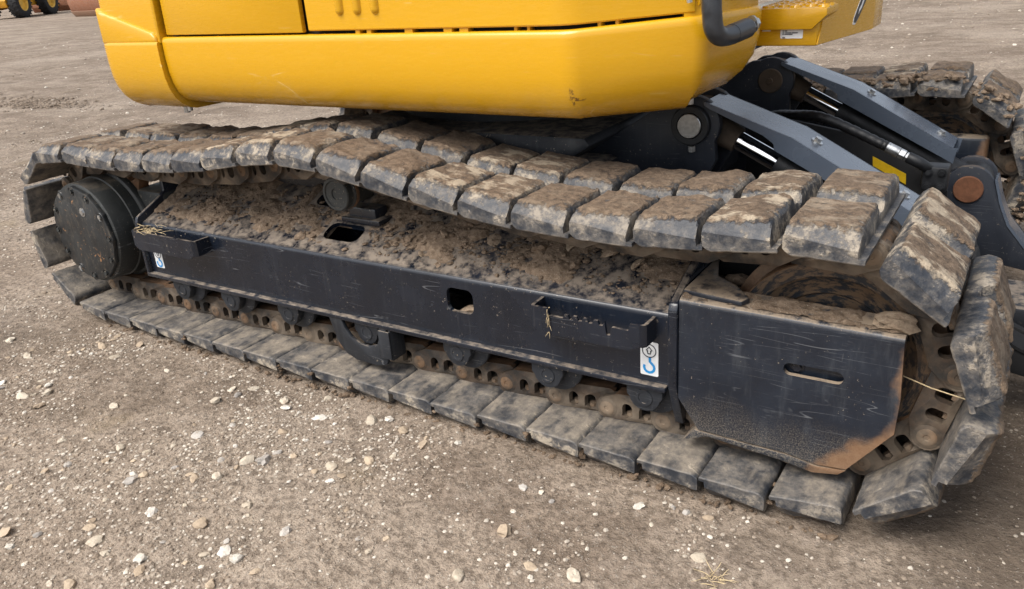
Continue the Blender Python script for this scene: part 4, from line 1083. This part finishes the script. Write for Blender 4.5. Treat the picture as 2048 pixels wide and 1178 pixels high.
while cnt < 300:
    x, y = rs.uniform(-1.9, 2.0), rs.uniform(-1.15, -.015)
    if blocked(x, y, .03) or rs.random() > .12 + .9 * max(0, clump(x, y) + .2): continue
    s = .0065 + .0135 * rs.random() ** 2.3
    if any((x - a) ** 2 + (y - b) ** 2 < (s + c_) ** 2 * 1.2 for a, b, c_ in placed): continue
    placed.append((x, y, s)); kn = rs.choices(KINDS, (2, 4, 2, 3))[0][0]; sn_ = rs.choice(SHAPES)[0]
    ob = bpy.data.objects.new('stone', STN[kn, sn_, cnt % 3]); COL.objects.link(ob)
    ob.location = (x, y, ground_z(x, y) + s * .16); ob.scale = (s * rs.uniform(.85, 1.35), s, s * rs.uniform(.75, 1.1)); ob.rotation_euler = (rs.uniform(-.25, .25), rs.uniform(-.25, .25), rs.uniform(0, 6.3))
    size = 'large' if s > .0115 else ('small' if s > .0075 else 'tiny')
    where = 'close beside the track shoes' if y > -.16 else 'on the open dirt in front of the track'
    lab = f'{size} {kn} {sn_} pebble lying loose {where}'
    tag(ob, lab, 'stone', f'{size} {kn} {sn_} pebbles {where}')
    cnt += 1

# ------------------------------------------------------------------ machines standing far behind
def tyre_parts(root, c_, r, wdt, axis, ph=0):
    ax = Vector(axis).normalized(); q = ax.to_track_quat('Y', 'Z').to_matrix().to_4x4()
    pr = [(r * .56, -wdt * .42), (r * .62, -wdt * .5), (r * .88, -wdt * .5), (r * .97, -wdt * .40), (r * .97, wdt * .40), (r * .88, wdt * .5), (r * .62, wdt * .5), (r * .56, wdt * .42)]
    bm = lathe(pr, 40, 'Y', (0, 0, 0), True)
    for i in range(22):
        a = 2 * math.pi * i / 22
        for s_ in (-1, 1):
            b_ = box(-.035 * r, .035 * r, 0, wdt * .52, r * .90, r * 1.0)
            for v in b_.verts:
                v.co.x += v.co.y * .35; v.co.y *= s_
            merge(bm, xform(b_, Matrix.Rotation(a + (0 if s_ > 0 else .14), 4, 'Y')))
    xform(bm, Matrix.Translation(c_) @ q)
    t_ = bm_obj('tyre', bm, 'tyre_rubber', root, 35)
    rm = lathe([(.0001, -wdt * .12), (r * .2, -wdt * .14), (r * .24, -wdt * .08), (r * .44, -wdt * .10), (r * .5, -wdt * .38), (r * .565, -wdt * .44), (r * .565, wdt * .44), (r * .5, wdt * .38), (.0001, wdt * .1)], 32)
    bm_obj('rim', xform(rm, Matrix.Translation(c_) @ q), 'rim_yellow', root, 35)
def wheel_loader(loc, rz, label):
    e = empty('wheel_loader', (0, 0, 0)); tag(e, label, 'wheel loader')
    for x, r, wd in ((0, .80, .5), (2.9, .78, .48)):
        for s_ in (-1, 1): tyre_parts(e, Vector((x, s_ * .85, r * .985)), r, wd, (0, 1 if s_ < 0 else -1, 0))
    bm_obj('chassis', plate([(-.9, .55), (3.6, .55), (3.7, .9), (3.4, 1.1), (-.9, 1.1)], -.55, .55, FXZ, bev=.04), 'old_yellow', e)
    bm_obj('side_panel', plate([(.95, .50), (2.05, .42), (2.05, 1.45), (.95, 1.45)], -.98, -.62, FXZ, bev=.04), 'old_yellow', e)
    bm_obj('engine_cover', plate([(1.6, 1.05), (3.5, 1.05), (3.6, 1.6), (3.3, 1.95), (1.6, 2.0)], -.55, .55, FXZ, bev=.06), 'old_yellow', e)
    bm_obj('cab', plate([(.1, 1.1), (1.55, 1.1), (1.5, 2.9), (.25, 2.9)], -.6, .6, FXZ, bev=.05), 'black_part', e)
    bm_obj('loader_arm', plate([(-1.9, .35), (-.6, .95), (.2, 1.65), (.1, 1.8), (-.8, 1.15), (-2.0, .5)], -.5, -.35, FXZ, bev=.02), 'old_yellow', e)
    bm_obj('loader_arm', plate([(-1.9, .35), (-.6, .95), (.2, 1.65), (.1, 1.8), (-.8, 1.15), (-2.0, .5)], .35, .5, FXZ, bev=.02), 'old_yellow', e)
    bm_obj('bucket', plate([(-1.9, .35), (-1.95, .9), (-2.2, .85), (-2.25, .4), (-2.75, .08), (-2.7, .04), (-2.1, .06)], -1.15, 1.15, FXZ, bev=.02), 'blade_rust', e)
    e.location = loc; e.rotation_euler = (0, 0, rz); return e
A_ = Vector((-46.9, 24.9, 0)); B_ = Vector((-44.9, 21.9, 0)); d = B_ - A_
wheel_loader((-46.9, 24.9, .0), math.atan2(d.y, d.x), 'yellow wheel loader parked beyond the rusty blade, large black tyres')
wheel_loader((-66.0, 38.5, .0), math.atan2(-.3, .9), 'farthest wheel loader, standing behind the other yellow loader')
DB = empty('bulldozer_blade', (0, 0, 0)); tag(DB, 'rusty brown bulldozer blade standing on the dirt far behind', 'blade')
cur = [(.30, .0), (.10, .30), (.03, .65), (.08, 1.0), (.25, 1.35), (.33, 1.32), (.17, 1.0), (.12, .65), (.18, .32), (.36, .04)]
bm_obj('mouldboard', plate(cur, -1.9, 1.9, FYZ @ Matrix.Identity(4), bev=.01), 'blade_rust', DB)
bm_obj('cutting_edge', plate([(.285, .0), (.10, .26), (.075, .25), (.265, -.01)], -1.9, 1.9, FYZ, bev=.004), 'blade_edge', DB)
for s_ in (-1, 1): bm_obj('push_arm', box(s_ * 1.4 - .12, s_ * 1.4 + .12, .15, 2.4, .35, .65, .03), 'blade_rust', DB)
DB.location = (-36.0, 21.45, 0.0); DB.rotation_euler = (0, 0, R(-4))
